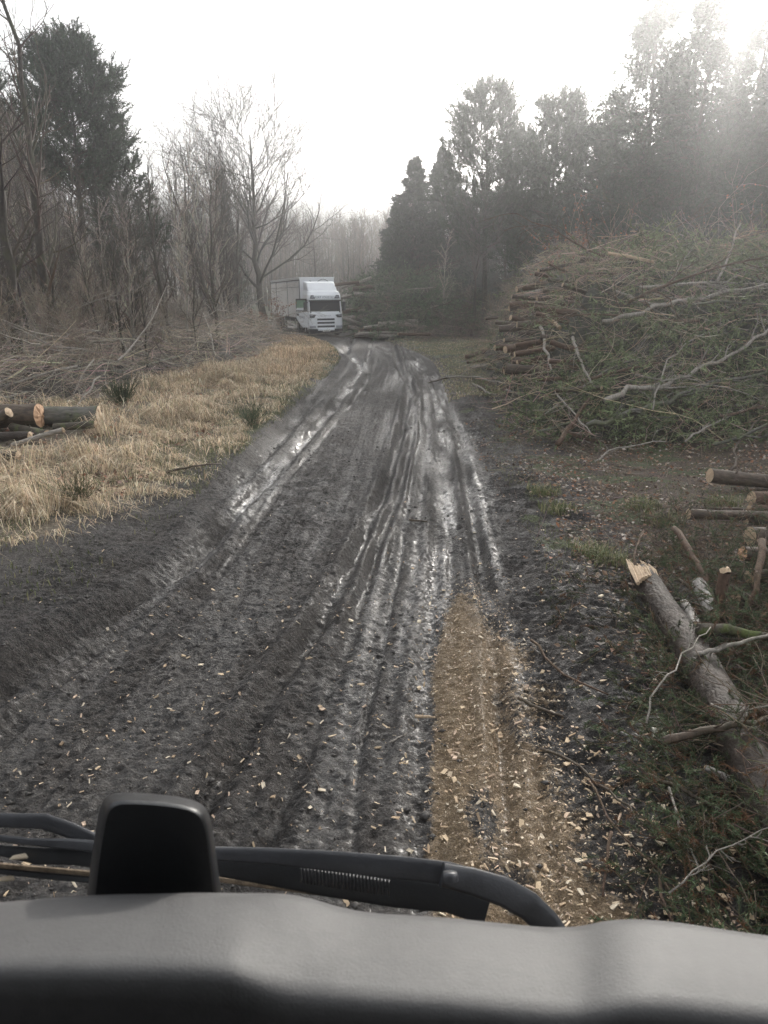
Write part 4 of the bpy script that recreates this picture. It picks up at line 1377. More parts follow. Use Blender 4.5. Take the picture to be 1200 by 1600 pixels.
def leafquads(mb, p, size, cols, rng, flat=0.0):
    nb = len(p)
    d = rng.normal(size=(nb, 3)); d[:, 2] *= (1 - flat); d = unit(d)
    e = rng.normal(size=(nb, 3)); e[:, 2] *= (1 - flat); e = unit(np.cross(d, np.cross(e, d)))
    s = size * (.5 + rng.random(nb))[:, None]
    up = unit(np.cross(d, e)) * s * .12 * np.sign(rng.normal(size=(nb, 1)))
    V = np.stack([p, p + d * s * .5 + e * s * .3 + up, p + d * s, p + d * s * .5 - e * s * .3 + up], 1).reshape(-1, 3)
    idx = np.arange(nb)[:, None] * 4
    F = np.concatenate([idx + [0, 1, 2], idx + [0, 2, 3]])
    c = cols[rng.integers(0, len(cols), nb)] * (1 + .2 * rng.normal(size=(nb, 1)))
    mb.add(V, F, np.repeat(np.clip(c, .01, .8), 4, 0))


def shrub(x, y, h, label, nleaf, size, cols, seed, spread=.35, name='leafy_shrub'):
    rg = np.random.default_rng(seed)
    S = MB(); L_ = MB()
    e = empty(name, (x, y, gz(x, y)), label, 'shrub')
    for k in range(4):
        P0 = trunk_line(h * (.7 + .3 * rg.random()), (rg.normal() * spread, rg.normal() * spread), 8, rg, .15)
        R0 = (.02 * (1 - .8 * np.linspace(0, 1, 8)))[None]
        P1, R1 = grow(P0, R0, 9, h * .4, .6, 5, .2, 1, .05, .15, .6, .4, .4, rg, .006)
        P2, R2 = grow(P1, R1, 4, h * .18, .6, 4, .2, 1, .03, .15, .6, .4, .4, rg, .004)
        for P_, R_ in ((P0, R0), (P1, R1), (P2, R2)):
            S.tubes(P_, R_, 3, shade_cols(len(P_), (.25, .20, .17), .2, rg))
        if nleaf:
            leafy(L_, P2, nleaf, size, cols, rg)
    S.build('stem', M['twig'], e)
    if nleaf:
        L_.build('foliage', M['leaf'], e)
    return e


RUST = np.array([[.27, .12, .07], [.21, .10, .065], [.30, .16, .10], [.17, .09, .06]])
shrub(pos(872, 27), 27, 5.0, 'young beech with rusty red leaves standing behind the pile', 6, .09, RUST, 1, .12)
shrub(pos(905, 28), 28, 4.2, 'small rusty leaved sapling right of the young beech', 4, .09, RUST, 2, .2)
shrub(pos(1080, 25), 24, 5.4, 'tall reddish twiggy shrub above the pile top', 2, .07, RUST, 3, .25)
shrub(pos(1180, 25), 24, 5.2, 'reddish twiggy shrub at the right edge above the pile', 2, .07, RUST, 4, .25)
shrub(pos(1010, 26), 26, 4.6, 'thin brown shrub between the two tall twiggy ones', 1, .07, RUST, 5, .25)
shrub(pos(430, 50.5), 50.5, 2.5, 'bush with clinging brown oak leaves in front of the trailer side', 2, .12, RUST * .8, 6, .12)
shrub(pos(395, 47), 47, 1.8, 'low brown leaved bush beside the verge before the lorry', 4, .12, RUST * .8, 7, .3)

# broom like green plants on the left verge
def broom(px, py, h, label, col, n=160, seed=1):
    rg = np.random.default_rng(seed)
    x, y = atg(px, py)
    d = unit(np.stack([rg.normal(size=n) * .5, rg.normal(size=n) * .5, np.ones(n)], 1))
    K = 5
    P = np.zeros((n, K, 3)); P[:, 0] = np.stack([rg.normal(size=n) * .08, rg.normal(size=n) * .08, np.zeros(n)], 1)
    L_ = h * (.5 + .6 * rg.random(n))
    for k in range(1, K):
        d = unit(d + .10 * rg.normal(size=(n, 3)))
        P[:, k] = P[:, k - 1] + d * (L_ / (K - 1))[:, None]
    a = MB(); a.tubes(P, np.full((n, K), .004) * (1 - .5 * np.linspace(0, 1, K)), 3, shade_cols(n, col, .3, rg))
    P2, R2 = grow(P, np.full((n, K), .003), 4, h * .25, .45, 3, .3, 1, .1, .1, .8, .5, .3, rg, .0025)
    a.tubes(P2, R2, 3, shade_cols(len(P2), col, .3, rg))
    o_ = a.build('broom_plant', M['grass']); o_.location = (x, y, gz(x, y))
    return tag(o_, label, 'plant')


broom(395, 668, .6, 'dark green broom plant on the verge near the track', (.10, .125, .07), 60, seed=2)
broom(190, 632, .7, 'dark green bush between the grey log and the brash', (.07, .09, .05), 120, seed=3)
broom(120, 790, .5, 'thin green sprigs in the near straw', (.09, .10, .05), 50, seed=6)
broom(395, 520, 1.3, 'green bush in front of the oak at the wood edge', (.06, .08, .04), 260, seed=8)

# ------------------------------------------------------------------ grass, litter, chips
def blades(mb, x, y, h, wd, cols, rng, lean=.9, droop=.5, dirx=0.0, flow=0.0):
    n = len(x)
    z = ground(x, y)
    a = rng.random(n) * 2 * math.pi
    if flow:
        a = fbm(x * .9, y * .9, 171, 2) * 14 + flow * rng.normal(size=n)
    ln = lean * (.3 + rng.random(n))
    dx = np.cos(a) * ln + dirx; dy = np.sin(a) * ln
    hh = h * (.5 + .8 * rng.random(n))
    p0 = np.stack([x, y, z - .02], 1)
    p1 = p0 + np.stack([dx * .35, dy * .35, np.ones(n)], 1) * hh[:, None] * .6
    p2 = p1 + np.stack([dx * .9, dy * .9, .55 - droop * ln], 1) * hh[:, None] * .6
    s = np.stack([-np.sin(a), np.cos(a), np.zeros(n)], 1) * np.reshape(wd, (-1, 1)) * .5
    V = np.stack([p0 - s, p0 + s, p1 + s * .8, p1 - s * .8, p2], 1).reshape(-1, 3)
    i = np.arange(n)[:, None] * 5
    c = cols[rng.integers(0, len(cols), n)] * (1 + .18 * rng.normal(size=(n, 1)))
    cc = np.repeat(np.clip(c, .01, .9), 5, 0)
    mb.add(V, np.concatenate([i + [0, 1, 2], i + [0, 2, 3]]), cc)
    mb.f3.append((np.concatenate([i + [3, 2, 4]])) + mb.n - len(V)); mb.m3.append(np.zeros(n, int))


STRAW = np.array([[.62, .51, .35], [.52, .41, .28], [.74, .64, .48], [.32, .24, .16], [.62, .47, .34], [.20, .16, .12], [.30, .28, .17]])
GREEN = np.array([[.10, .115, .05], [.14, .155, .07], [.08, .09, .04], [.22, .20, .11]])


def verge_pts(n, y0, y1, s0, s1, rng, bias=1.0, clump=2.0, thr=0.0, seed=101):
    y = y0 + (y1 - y0) * rng.random(n) ** bias
    s = s0 + (s1 - s0) * rng.random(n)
    x = cxa(y) + s
    c = fbm(x * clump, y * clump, seed, 3) + .25 * rng.normal(size=n)
    ok = c > thr
    return x[ok], y[ok]


rng = np.random.default_rng(55)
mb = MB()
x, y = verge_pts(190000, 3.0, 30, -9.2, -2.3, rng, 1.35, 1.6, -.02)
s = x - cxa(y); edge = np.interp(y, [3, 5, 7.5, 9, 12], [5.0, 4.4, 3.6, 2.75, 2.45]) + .8 * fbm(x * .9, y * .9, 7, 3) + .25 * rng.normal(size=len(y)) * .6
kk = (-s > edge) & (pileL(x, y) < .25) & ~((x < -5.9) & (y > 12.6) & (y < 15.6))
x, y = x[kk], y[kk]
tall = .5 + 1.3 * np.clip(fbm(x * .9, y * .9, 103, 3) + .3, 0, 1) * sm(3.2, 4.6, -(x - cxa(y)))
hb = .21 * tall * (.5 + 1.3 * np.clip(fbm(x * 2.6, y * 2.6, 163, 2) + .4, 0, 1))
keep = (fbm(x * 2.3, y * 2.3, 161, 3) > -.14) | (rng.random(len(x)) < .2)
x, y, hb = x[keep], y[keep], hb[keep]
blades(mb, x, y, hb * 1.7, .006 + .0004 * y, STRAW, rng, 1.9, .62, 0, .7)
x, y = verge_pts(30000, 25, 50, -6.6, -2.3, rng, 1.0, .9, -.12)
kk = pileL(x, y) < .2
x, y = x[kk], y[kk]
hh2 = .16 + .42 * sm(2.4, 3.6, -(x - cxa(y))) * np.clip(.45 + 1.3 * fbm(x * .7, y * .5, 141, 3), .1, 1)
hh2 = hh2 * (.5 + .5 * sm(0, .5, 2.2 + 3.2 - np.abs(-(x - cxa(y)) - 4.3) + fbm(x * 1.5, y * 1.2, 143, 3)))
blades(mb, x, y, hh2 * .85, .018, STRAW * np.array([[1.0, .93, .88]]), rng, 1.1, .4)
tag(mb.build('dead_grass', M['grass'], smooth=False), 'bleached straw coloured grass along the left verge', 'grass', kind='stuff')
mb = MB()
x, y = verge_pts(60000, 6, 46, -4.3, -2.2, rng, 1.2, .9, -.05, 107)
kk = (y > 10) | (rng.random(len(y)) < .12)
x, y = x[kk], y[kk]
blades(mb, x, y, .10, .009, GREEN, rng, .9, .3)
x, y = verge_pts(26000, 6, 30, -8.0, -3.6, rng, 1.2, .8, .15, 109)
blades(mb, x, y, .14, .008, GREEN, rng, .9, .3)
tag(mb.build('green_grass', M['grass'], smooth=False), 'short green grass edging the left side of the track', 'grass', kind='stuff')
mb = MB()
x, y = verge_pts(32000, 6.5, 16, 2.2, 7.5, rng, 1.2, 1.1, .18, 111)
blades(mb, x, y, .06, .008, GREEN, rng, 1.0, .3)
x, y = verge_pts(50000, 20, 52, 1.8, 8, rng, 1.2, .7, -.2, 113)
kk = pileR(x, y) < .3
blades(mb, x[kk], y[kk], .08, .02, np.concatenate([GREEN * 1.5, STRAW * .8]), rng, 1.0, .3)
tag(mb.build('green_grass', M['grass'], smooth=False), 'thin green grass over the right side clearing', 'grass', kind='stuff')
TUFTS = [(1000, 795, 'large green grass tuft in the leaf litter'), (925, 865, 'green tuft beside the right wheel marks'), (1130, 790, 'small bright tuft before the edge logs'), (870, 800, 'low mossy tuft by the right shoulder'), (1035, 820, 'pale green tuft right of the large tuft'), (850, 775, 'flat green tuft nearest the windscreen glare'), (955, 880, 'thin tuft left of the broken log end')]
for px, py, lab in TUFTS:
    a = MB(); xx, yy = atg(px, py)
    n = 260
    gx = xx + np.clip(rng.normal(size=n), -1.8, 1.8) * .12; gy = yy + np.clip(rng.normal(size=n), -1.8, 1.8) * .12
    blades(a, gx, gy, .17, .008, GREEN * 1.2, rng, .9, .35)
    g0 = np.array([xx, yy, gz(xx, yy)], np.float32)
    a.v = [v - g0 for v in a.v]
    o = a.build('grass_tuft', M['grass'], smooth=False); o.location = g0
    tag(o, lab, 'grass tuft')

# fallen leaves
LEAF = np.array([[.18, .12, .08], [.28, .21, .15], [.12, .085, .06], [.40, .35, .30], [.26, .13, .075], [.09, .06, .045], [.16, .11, .075]])
mb = MB()
n = 34000
y = 4 + 12.5 * rng.random(n) ** 1.2; s = 2.0 + 7.0 * rng.random(n)
x = cxa(y) + s
ok = (fbm(x * 1.2, y * 1.2, 121, 3) + .3 * rng.normal(size=n) > -.12 + .5 * (s < 2.6)) & (y > 5.4 - .2 * s)
x, y = x[ok], y[ok]
leafquads(mb, np.stack([x, y, ground(x, y) + .012 + .02 * rng.random(len(x))], 1), .055, LEAF, rng, .75)
n = 9000
y = 8 + 30 * rng.random(n) ** 1.3; s = -3.2 - 5.5 * rng.random(n); x = cxa(y) + s
ok = fbm(x * 1.1, y * 1.1, 125, 3) > .05
x, y = x[ok], y[ok]
leafquads(mb, np.stack([x, y, ground(x, y) + .03 + .05 * rng.random(len(x))], 1), .07, LEAF * np.array([[1.1, .85, .8]]), rng, .5)
tag(mb.build('fallen_leaves', M['leaf'], smooth=False), 'brown fallen leaves covering the ground beside the track', 'leaves', kind='stuff')

# needles and brash on the ground at lower right
def fronds2(mb, pts, rng, L, cols):
    n = len(pts); K = 5
    d = rng.normal(size=(n, 3)); d[:, 2] *= .35; d = unit(d)
    P = np.zeros((n, K, 3)); P[:, 0] = pts
    ll = L * (.6 + .8 * rng.random(n))
    for k in range(1, K):
        d = unit(d + .12 * rng.normal(size=(n, 3)) - np.array([0, 0, .05]))
        P[:, k] = P[:, k - 1] + d * (ll / (K - 1))[:, None]
    Rr = .0035 * (1 - .6 * np.linspace(0, 1, K))[None] * np.ones((n, 1))
    mb.tubes(P, Rr, 3, shade_cols(n, (.13, .085, .055), .25, rng))
    P2, R2 = grow(P, Rr, 6, L * .38, .75, 3, .1, 1, -.02, .08, .7, .5, .5, rng, .002)
    mb.tubes(P2, R2, 3, shade_cols(len(P2), (.13, .09, .055), .25, rng))
    c1 = np.clip(np.asarray(cols)[None] * (1 + .4 * rng.normal(size=(len(P2), 1))), .01, .3)
    c1 = np.where(rng.random((len(P2), 1)) < .12, np.array([[.14, .075, .04]]), c1)
    needles(mb, P2, 34, .030, .005, np.repeat(c1, 34, 0), .75, rng, 0)


mb = MB()
n = 3000
y = 2.0 + 6.3 * rng.random(n) ** 1.3; x = 1.2 + 3.6 * rng.random(n)
ok = (x > np.interp(y, [2, 3, 3.8, 5, 6, 7.2, 8.5], [1.15, 1.35, 1.7, 2.05, 2.7, 3.0, 3.2]) + .15 * rng.normal(size=n))
ok &= ~((y > 6.6) & (x > 3.3) & (rng.random(n) < .8))
x, y = x[ok], y[ok]
fronds2(mb, np.stack([x, y, ground(x, y) + .03 + .34 * rng.random(len(x)) * np.clip((x - 1.2 - .15 * y) / 1.2, .05, 1)], 1), rng, .42, (.065, .092, .045))
n = 240
y = 2.3 + 1.6 * rng.random(n); x = 1.75 + .9 * rng.random(n) + .0 * y
x = np.interp(y, [2.4, 3.2, 4.2, 5.0], [1.9, 2.05, 2.1, 2.2]) + .5 * rng.random(n)
fronds2(mb, np.stack([x, y, ground(x, y) + .10 + .20 * rng.random(n)], 1), rng, .4, (.06, .085, .04))
scatter_twigs(mb, np.stack([x, y, ground(x, y) + .10 + .30 * rng.random(n)], 1)[:200], .6, .004, rng, (.20, .155, .115), .3, 6, .2, 3)
n = 120
y = 2.5 + 4 * rng.random(n); x = 1.45 + 1.0 * rng.random(n)
fronds2(mb, np.stack([x, y, ground(x, y) + .02], 1), rng, .24, (.05, .06, .03))
tag(mb.build('brash', M['needle']), 'green spruce twigs heaped round the fallen log', 'brash', kind='stuff')
mb = MB()
n = 1500
y = 2.0 + 6.8 * rng.random(n); x = 1.3 + 4.0 * rng.random(n)
ok = x > np.interp(y, [2, 3.5, 5, 7, 9], [1.25, 1.5, 1.9, 2.2, 2.4]) + .4 * rng.random(n)
x, y = x[ok], y[ok]
scatter_twigs(mb, np.stack([x, y, ground(x, y) + .02 + .22 * rng.random(len(x)) * np.clip((x - 2) / 1.4, .05, 1)], 1), .42, .0035, rng, (.14, .11, .085), .22, 6, .2, 3)
n = 500
y = 7 + 22 * rng.random(n); x = cxa(y) + 2.2 + 2.6 * rng.random(n)
scatter_twigs(mb, np.stack([x, y, ground(x, y) + .03], 1), .7, .006, rng, (.16, .13, .105), .1, 5, .2, 3)
tag(mb.build('twigs', M['twig']), 'fine dead twigs strewn over the ground right of the track', 'twigs', kind='stuff')

# wood chips
CHIPM = []
CC = np.array([[.76, .60, .42], [.68, .52, .34], [.80, .68, .51], [.55, .40, .26], [.70, .52, .38]])


def chip_geo(rg, small=False):
    L_ = .5; W_ = .07 + .33 * rg.random() ** 1.3; T_ = .04 + .06 * rg.random()
    V = []
    for sx in (-1, 1):
        for sy in (-1, 1):
            for sz_ in (-1, 1):
                V.append((sx * L_ * (1 - .28 * rg.random()) + sy * .08 * rg.normal(), sy * W_ * (1 - .35 * rg.random()), sz_ * T_ * (1 - .5 * rg.random()) + .05 * rg.normal() * sx))
    F = [(0, 1, 3, 2), (4, 6, 7, 5), (0, 4, 5, 1), (2, 3, 7, 6), (0, 2, 6, 4), (1, 5, 7, 3)]
    return np.array(V), F


for k in range(10):
    rg = np.random.default_rng(600 + k)
    V, F = chip_geo(rg)
    a = MB(); a.add(V, F, CC[k % 5])
    CHIPM.append(a.mesh('wood_chip', M['chip'], False))


def chip_place(n, rng, big):
    """positions: thick on the sawdust side, sparse over the mud"""
    out = []
    while len(out) < n:
        y = 2.35 + 7.5 * rng.random() ** 1.7
        x = -3.6 + 6.3 * rng.random()
        xr = np.interp(y, [2.4, 3.2, 4.2, 5.4, 6.5], [1.2, 1.0, .85, .85, .85])
        d = math.exp(-((x - xr) / (.55 if y < 4 else .42)) ** 2) * (1 if y < 6.3 else max(0, 1 - (y - 6.3) / 1.0))
        side = .22 if x < .3 else .30
        pr = d * 1.0 + side * (1 if y < 5.5 else max(.12, 1 - (y - 5.5) / 3))
        if x - float(cxa(y)) < -1.9: pr *= .25
        if x > 2.1: pr *= .4
        if y > 4.6: pr *= .75
        if rng.random() < pr:
            out.append((x, y))
    return np.array(out)


pc = chip_place(2600, rng, True)
zc = ground(pc[:, 0], pc[:, 1])
sz = .014 + .034 * rng.random(len(pc)) ** 2
order = np.argsort(-(sz / np.hypot(pc[:, 1], EYE)))
for j, i in enumerate(order[:290]):
    o = bpy.data.objects.new('wood_chip', CHIPM[int(rng.integers(0, 10))])
    o.location = (pc[i, 0], pc[i, 1], zc[i] + .006)
    o.rotation_euler = (rng.normal() * .25, rng.normal() * .25, rng.random() * 6.28)
    o.scale = (sz[i] * 1.15,) * 3
    link(o)
    tag(o, 'pale wood chip lying ' + ('on the tan sawdust strip' if .35 < pc[i, 0] < 1.05 else 'on the dark mud left of the sawdust' if pc[i, 0] <= .35 else 'among twigs right of the sawdust strip'), 'wood chip', 'loose wood chips on the ground')


def chip_mass(mb, xy, z, size, rng):
    n = len(xy)
    T = [chip_geo(np.random.default_rng(700 + k)) for k in range(6)]
    which = rng.integers(0, 6, n)
    for k in range(6):
        idx = np.nonzero(which == k)[0]
        V, F = T[k]; F = np.array(F)
        for_ = []
        a = rng.random(len(idx)) * 6.28; b = rng.normal(size=len(idx)) * .35
        s = size[idx]
        ca, sa_, cb, sb_ = np.cos(a), np.sin(a), np.cos(b), np.sin(b)
        x = V[None, :, 0] * np.ones((len(idx), 1)); yv = V[None, :, 1] * np.ones((len(idx), 1)); zv = V[None, :, 2] * np.ones((len(idx), 1))
        x2 = x * cb[:, None] - zv * sb_[:, None]; z2 = x * sb_[:, None] + zv * cb[:, None]
        X = (x2 * ca[:, None] - yv * sa_[:, None]) * s[:, None] + xy[idx, 0][:, None]
        Yy = (x2 * sa_[:, None] + yv * ca[:, None]) * s[:, None] + xy[idx, 1][:, None]
        Z = z2 * s[:, None] + z[idx][:, None]
        vv = np.stack([X, Yy, Z], -1).reshape(-1, 3)
        ff = (F[None] + (np.arange(len(idx)) * 8)[:, None, None]).reshape(-1, 4)
        cc = CC[rng.integers(0, 5, len(idx))] * (.5 + .55 * rng.random((len(idx), 1)))
        mb.add(vv, ff, np.repeat(cc, 8, 0))


mb = MB()
rest = order[290:]
chip_mass(mb, pc[rest], zc[rest] + .005, sz[rest] * 1.1, rng)
# sawdust and slivers on the tan strip
n = 9000
y = 2.3 + 4.6 * rng.random(n); dl = np.interp(y, [0, 2.5, 4.2, 5.2, 6.2, 7.2], [.15, .25, .36, .42, .55, .9]); dr = np.interp(y, [0, 2.5, 4.2, 5.2, 6.2, 7.2], [1.7, 1.6, 1.2, 1.15, 1.1, 1.0])
x = dl + (dr - dl) * rng.random(n) + .05 * rng.normal(size=n)
xy = np.stack([x, y], 1)
ok = rng.random(n) < .75 - .5 * sm(5, 6.9, y)
xy = xy[ok]
chip_mass(mb, xy, ground(xy[:, 0], xy[:, 1]) + .003, .006 + .012 * rng.random(len(xy)) ** 2, rng)
n = 2200
xy = chip_place(n, rng, False) + rng.normal(size=(n, 2)) * .03
chip_mass(mb, xy, ground(xy[:, 0], xy[:, 1]) + .003, .007 + .009 * rng.random(n), rng)
tag(mb.build('wood_chips', M['chip'], smooth=False), 'small chips and sawdust strewn over the mud', 'wood chips', kind='stuff')

# mud clods along the ruts
mb = MB()
n = 2600
y = 2.4 + 14 * rng.random(n) ** 1.6; s = EDGE_L - .9 + 5.0 * rng.random(n); x = cxa(y) + s
ok = fbm(x * 2.2, y * .9, 131, 3) > .03
x, y = x[ok], y[ok]; n = len(x)
z = ground(x, y)
sph = np.array([(0, 0, 1), (1, 0, 0), (0, 1, 0), (-1, 0, 0), (0, -1, 0), (0, 0, -1)], float)
oct_ = np.array([(0, 1, 2), (0, 2, 3), (0, 3, 4), (0, 4, 1), (5, 2, 1), (5, 3, 2), (5, 4, 3), (5, 1, 4)])
sc_ = (.006 + .020 * rng.random(n) ** 2.5)
V = sph[None] * (1 + .5 * rng.normal(size=(n, 6, 1)) * .6) * sc_[:, None, None] * np.array([1.2, 1, .7]) + np.stack([x, y, z + .003], 1)[:, None]
mb.add(V.reshape(-1, 3), (oct_[None] + (np.arange(n) * 6)[:, None, None]).reshape(-1, 3), shade_cols(n * 6, (.04, .036, .032), .2, rng))
tag(mb.build('mud_clods', simple('mud_clod', (.042, .037, .032), .55, var=.4, scale=40), smooth=True), 'small dark clods of mud along the ruts', 'mud', kind='stuff')

# ------------------------------------------------------------------ the lorry
WHITE = simple('lorry_white_paint', (.74, .76, .78), .28, var=.04, scale=2, coat=.3)
CURT = simple('trailer_curtain', (.80, .79, .77), .55, var=.07, scale=1.5)
BLK = simple('black_plastic', (.018, .018, .02), .5, var=.2, scale=8)
GLS = simple('dark_glass', (.008, .009, .012), .12, var=.1, scale=2, spec=.12)
STL = simple('chassis_steel', (.05, .05, .052), .55, .4, .3, 6)
ALU = simple('aluminium', (.4, .41, .42), .35, .8, .1, 6)
RUB = simple('tyre_rubber', (.025, .023, .022), .8, var=.3, scale=10)
LMP = simple('lamp_glass', (.45, .47, .5), .12, .3, .1, 6)
GRN = simple('cab_side_glass', (.20, .32, .22), .12, 0, .25, 3)
PLT = simple('number_plate', (.72, .72, .70), .5, var=.03)
INK = simple('lettering', (.03, .04, .08), .6, var=.05)

TX, TY = -4.05, 53.2
lorry = empty('articulated_lorry', (TX, TY, gz(TX, TY) - .02), 'white articulated lorry with its cab door open coming round the bend', 'lorry', rot=(-.04, 0, R(17)))


def part(name, mb, mat, parent=lorry, smooth=False, bv=0):
    o = mb.build(name, mat, parent, smooth)
    if bv: bevel(o, bv)
    return o


def text(name, body, size, loc, rot, mat, parent, ext=.004, sx=1.0):
    c = bpy.data.curves.new(name, 'FONT'); c.body = body; c.size = size; c.extrude = ext; c.align_x = 'CENTER'; c.align_y = 'CENTER'
    o = bpy.data.objects.new(name, c); o.location = loc; o.rotation_euler = rot; o.scale = (sx, 1, 1); c.materials.append(mat)
    link(o, parent)
    dg = bpy.context.evaluated_depsgraph_get()
    me = bpy.data.meshes.new_from_object(o.evaluated_get(dg))
    bpy.data.objects.remove(o)
    o = bpy.data.objects.new(name, me); o.location = loc; o.rotation_euler = rot; o.scale = (sx, 1, 1)
    return link(o, parent)


cabp = [(.0, .42), (-.02, 1.05), (.04, 1.56), (.10, 1.62), (.30, 2.42), (.22, 2.48), (.26, 2.75), (.48, 3.05), (.95, 3.16), (2.15, 3.20), (2.15, .85), (1.95, .85), (1.75, 1.15), (1.05, 1.15), (.80, .80), (.55, .42)]
a = MB()
# cab shell: lathe-like stack of cross-sections, slightly narrower at the top and rounded at the corners
secs = [(.42, .02, 1.20, .55), (.8, -.02, 1.25, .60), (1.2, -.01, 1.25, 2.15), (1.56, .05, 1.25, 2.15), (2.42, .24, 1.22, 2.15), (2.50, .16, 1.22, 2.15), (2.80, .24, 1.20, 2.15), (3.02, .45, 1.12, 2.15), (3.12, .85, 1.0, 2.15)]
for (z0, f0, h0, b0), (z1, f1, h1, b1) in zip(secs[:-1], secs[1:]):
    def ring(z, f, h, b):
        c = .16
        return [(-h, b, z), (-h, f + c * 1.6, z), (-h + c * .5, f + c * .4, z), (-h + c * 1.6, f, z), (h - c * 1.6, f, z), (h - c * .5, f + c * .4, z), (h, f + c * 1.6, z), (h, b, z)]
    V = ring(z0, f0, h0, max(b0, 0.6)) + ring(z1, f1, h1, b1)
    a.add(V, [(i, (i + 1) % 8, (i + 1) % 8 + 8, i + 8) for i in range(8)])
a.add(ring(3.12, .85, 1.0, 2.15), [(0, 1, 2, 3), (0, 3, 4, 7), (4, 5, 6, 7)])
cab = part('cab', a, WHITE, bv=.03)
a = MB()   # roof air deflector
a.add([(-1.05, .75, 3.08), (1.05, .75, 3.08), (1.12, 2.1, 3.12), (-1.12, 2.1, 3.12), (-.98, 1.35, 3.62), (.98, 1.35, 3.62), (1.1, 2.12, 3.74), (-1.1, 2.12, 3.74)],
      [(0, 1, 5, 4), (1, 2, 6, 5), (3, 7, 6, 2), (0, 4, 7, 3), (4, 5, 6, 7), (0, 3, 2, 1)])
part('roof_deflector', a, WHITE, cab, bv=.06)
a = MB(); a.add([(-1.08, .062, 1.60), (1.08, .062, 1.60), (1.06, .21, 2.40), (-1.06, .21, 2.40), (-1.08, .10, 1.60), (1.08, .10, 1.60), (1.06, .25, 2.40), (-1.06, .25, 2.40)],
               [(0, 1, 2, 3), (0, 4, 5, 1), (3, 2, 6, 7), (0, 3, 7, 4), (1, 5, 6, 2), (4, 7, 6, 5)])
part('windscreen', a, GLS, cab)
part('sun_visor', MB().box(-1.12, 1.12, -.02, .22, 2.36, 2.46), BLK, cab, bv=.02)
for k, z in enumerate((1.16, .93, .68)):
    part('grille_slat', MB().box(-.62, .62, -.055, .0, z - .065, z + .065), BLK, cab, bv=.015)
part('grille_surround', MB().box(-.70, .70, -.045, -.01, .52, 1.30), WHITE, cab, bv=.02)
part('skirt', MB().box(-1.15, 1.15, .05, .5, .18, .36), BLK, cab)
part('bumper', MB().box(-1.22, 1.22, -.04, .4, .32, .52), BLK, cab, bv=.04)
part('bumper_lip', MB().box(-.60, .60, -.10, .1, .40, .56), WHITE, cab, bv=.03)
for sx in (-1, 1):
    a = MB(); a.prism([(sx * .70, 1.46), (sx * 1.14, 1.52), (sx * 1.14, 1.28), (sx * .82, 1.28)], -.05, .02, 'y')
    hl = part('headlight', a, BLK, cab)
    part('lamp', MB().box(min(sx * .9, sx * 1.10), max(sx * .9, sx * 1.10), -.062, -.04, 1.40, 1.47), LMP, hl)
    a = MB(); a.prism([(sx * .70, 2.56), (sx * 1.05, 2.56), (sx * .98, 2.78), (sx * .80, 2.78)], .10, .17, 'y')
    rl = part('roof_light', a, STL, cab)
    part('lamp', MB().box(min(sx * .78, sx * .95), max(sx * .78, sx * .95), .085, .099, 2.60, 2.72), LMP, rl)
    part('fog_light', MB().box(min(sx * .72, sx * 1.16), max(sx * .72, sx * 1.16), -.05, -.01, .58, .74), LMP, cab, bv=.02)
    m_ = part('wing_mirror', MB().box(min(sx * 1.27, sx * 1.50), max(sx * 1.27, sx * 1.50), .12, .30, 1.72, 2.34), BLK, cab, bv=.05)
    part('mirror_arm', MB().tube([(sx * 1.2, .2, 2.3), (sx * 1.38, .18, 2.32)], .025, 6), BLK, m_)
    part('step', MB().box(min(sx * 1.0, sx * 1.24), max(sx * 1.0, sx * 1.24), .1, .55, .36, .40), STL, cab)
part('number_plate', MB().box(-.27, .27, -.125, -.105, .34, .45), PLT, cab)
text('lettering', 'PORT LOGISTICS', .19, (0, .118, 2.64), (R(90), 0, 0), INK, cab)
text('lettering', 'SCANIA', .16, (0, -.052, 1.40), (R(90), 0, 0), ALU, cab, sx=1.4)
text('lettering', 'YX19 HLN', .085, (0, -.13, .395), (R(90), 0, 0), BLK, cab)
part('wiper', MB().tube([(-.5, .05, 1.62), (.0, .09, 1.78)], .012, 5), BLK, cab)
# open driver's door, hinged at its front edge
door = bpy.data.objects.new('cab_door', None)
a = MB()
a.prism([(0, .62), (0, 1.95), (.95, 1.95), (.95, 1.25), (.72, .95), (.40, .62)], -.03, .03, 'x')
door = part('cab_door', a, WHITE, cab)
door.location = (-1.27, .28, 0); door.rotation_euler = (0, 0, R(38))
part('window_frame', MB().box(-.04, .04, .0, .06, 1.9, 2.52).box(-.04, .04, .89, .95, 1.9, 2.52).box(-.04, .04, .0, .95, 2.46, 2.56).box(-.042, .042, 0, .95, 1.70, 1.78), BLK, door)
part('window_pane', MB().box(-.01, .01, .06, .89, 1.95, 2.46), GRN, door)
part('door_handle', MB().box(-.045, -.03, .70, .92, 1.42, 1.56), BLK, door)
text('lettering', 'O·LL', .24, (-.035, .42, 1.32), (R(90), 0, R(-90)), INK, door)
a = MB(); a.box(-1.2, 1.2, .42, 2.1, 1.2, 2.40)
part('cab_interior', MB().box(-1.15, 1.15, .35, 2.0, 1.25, 2.35), BLK, cab)
part('side_opening', MB().box(-1.262, -1.20, .45, 1.35, 1.1, 2.4), BLK, cab)

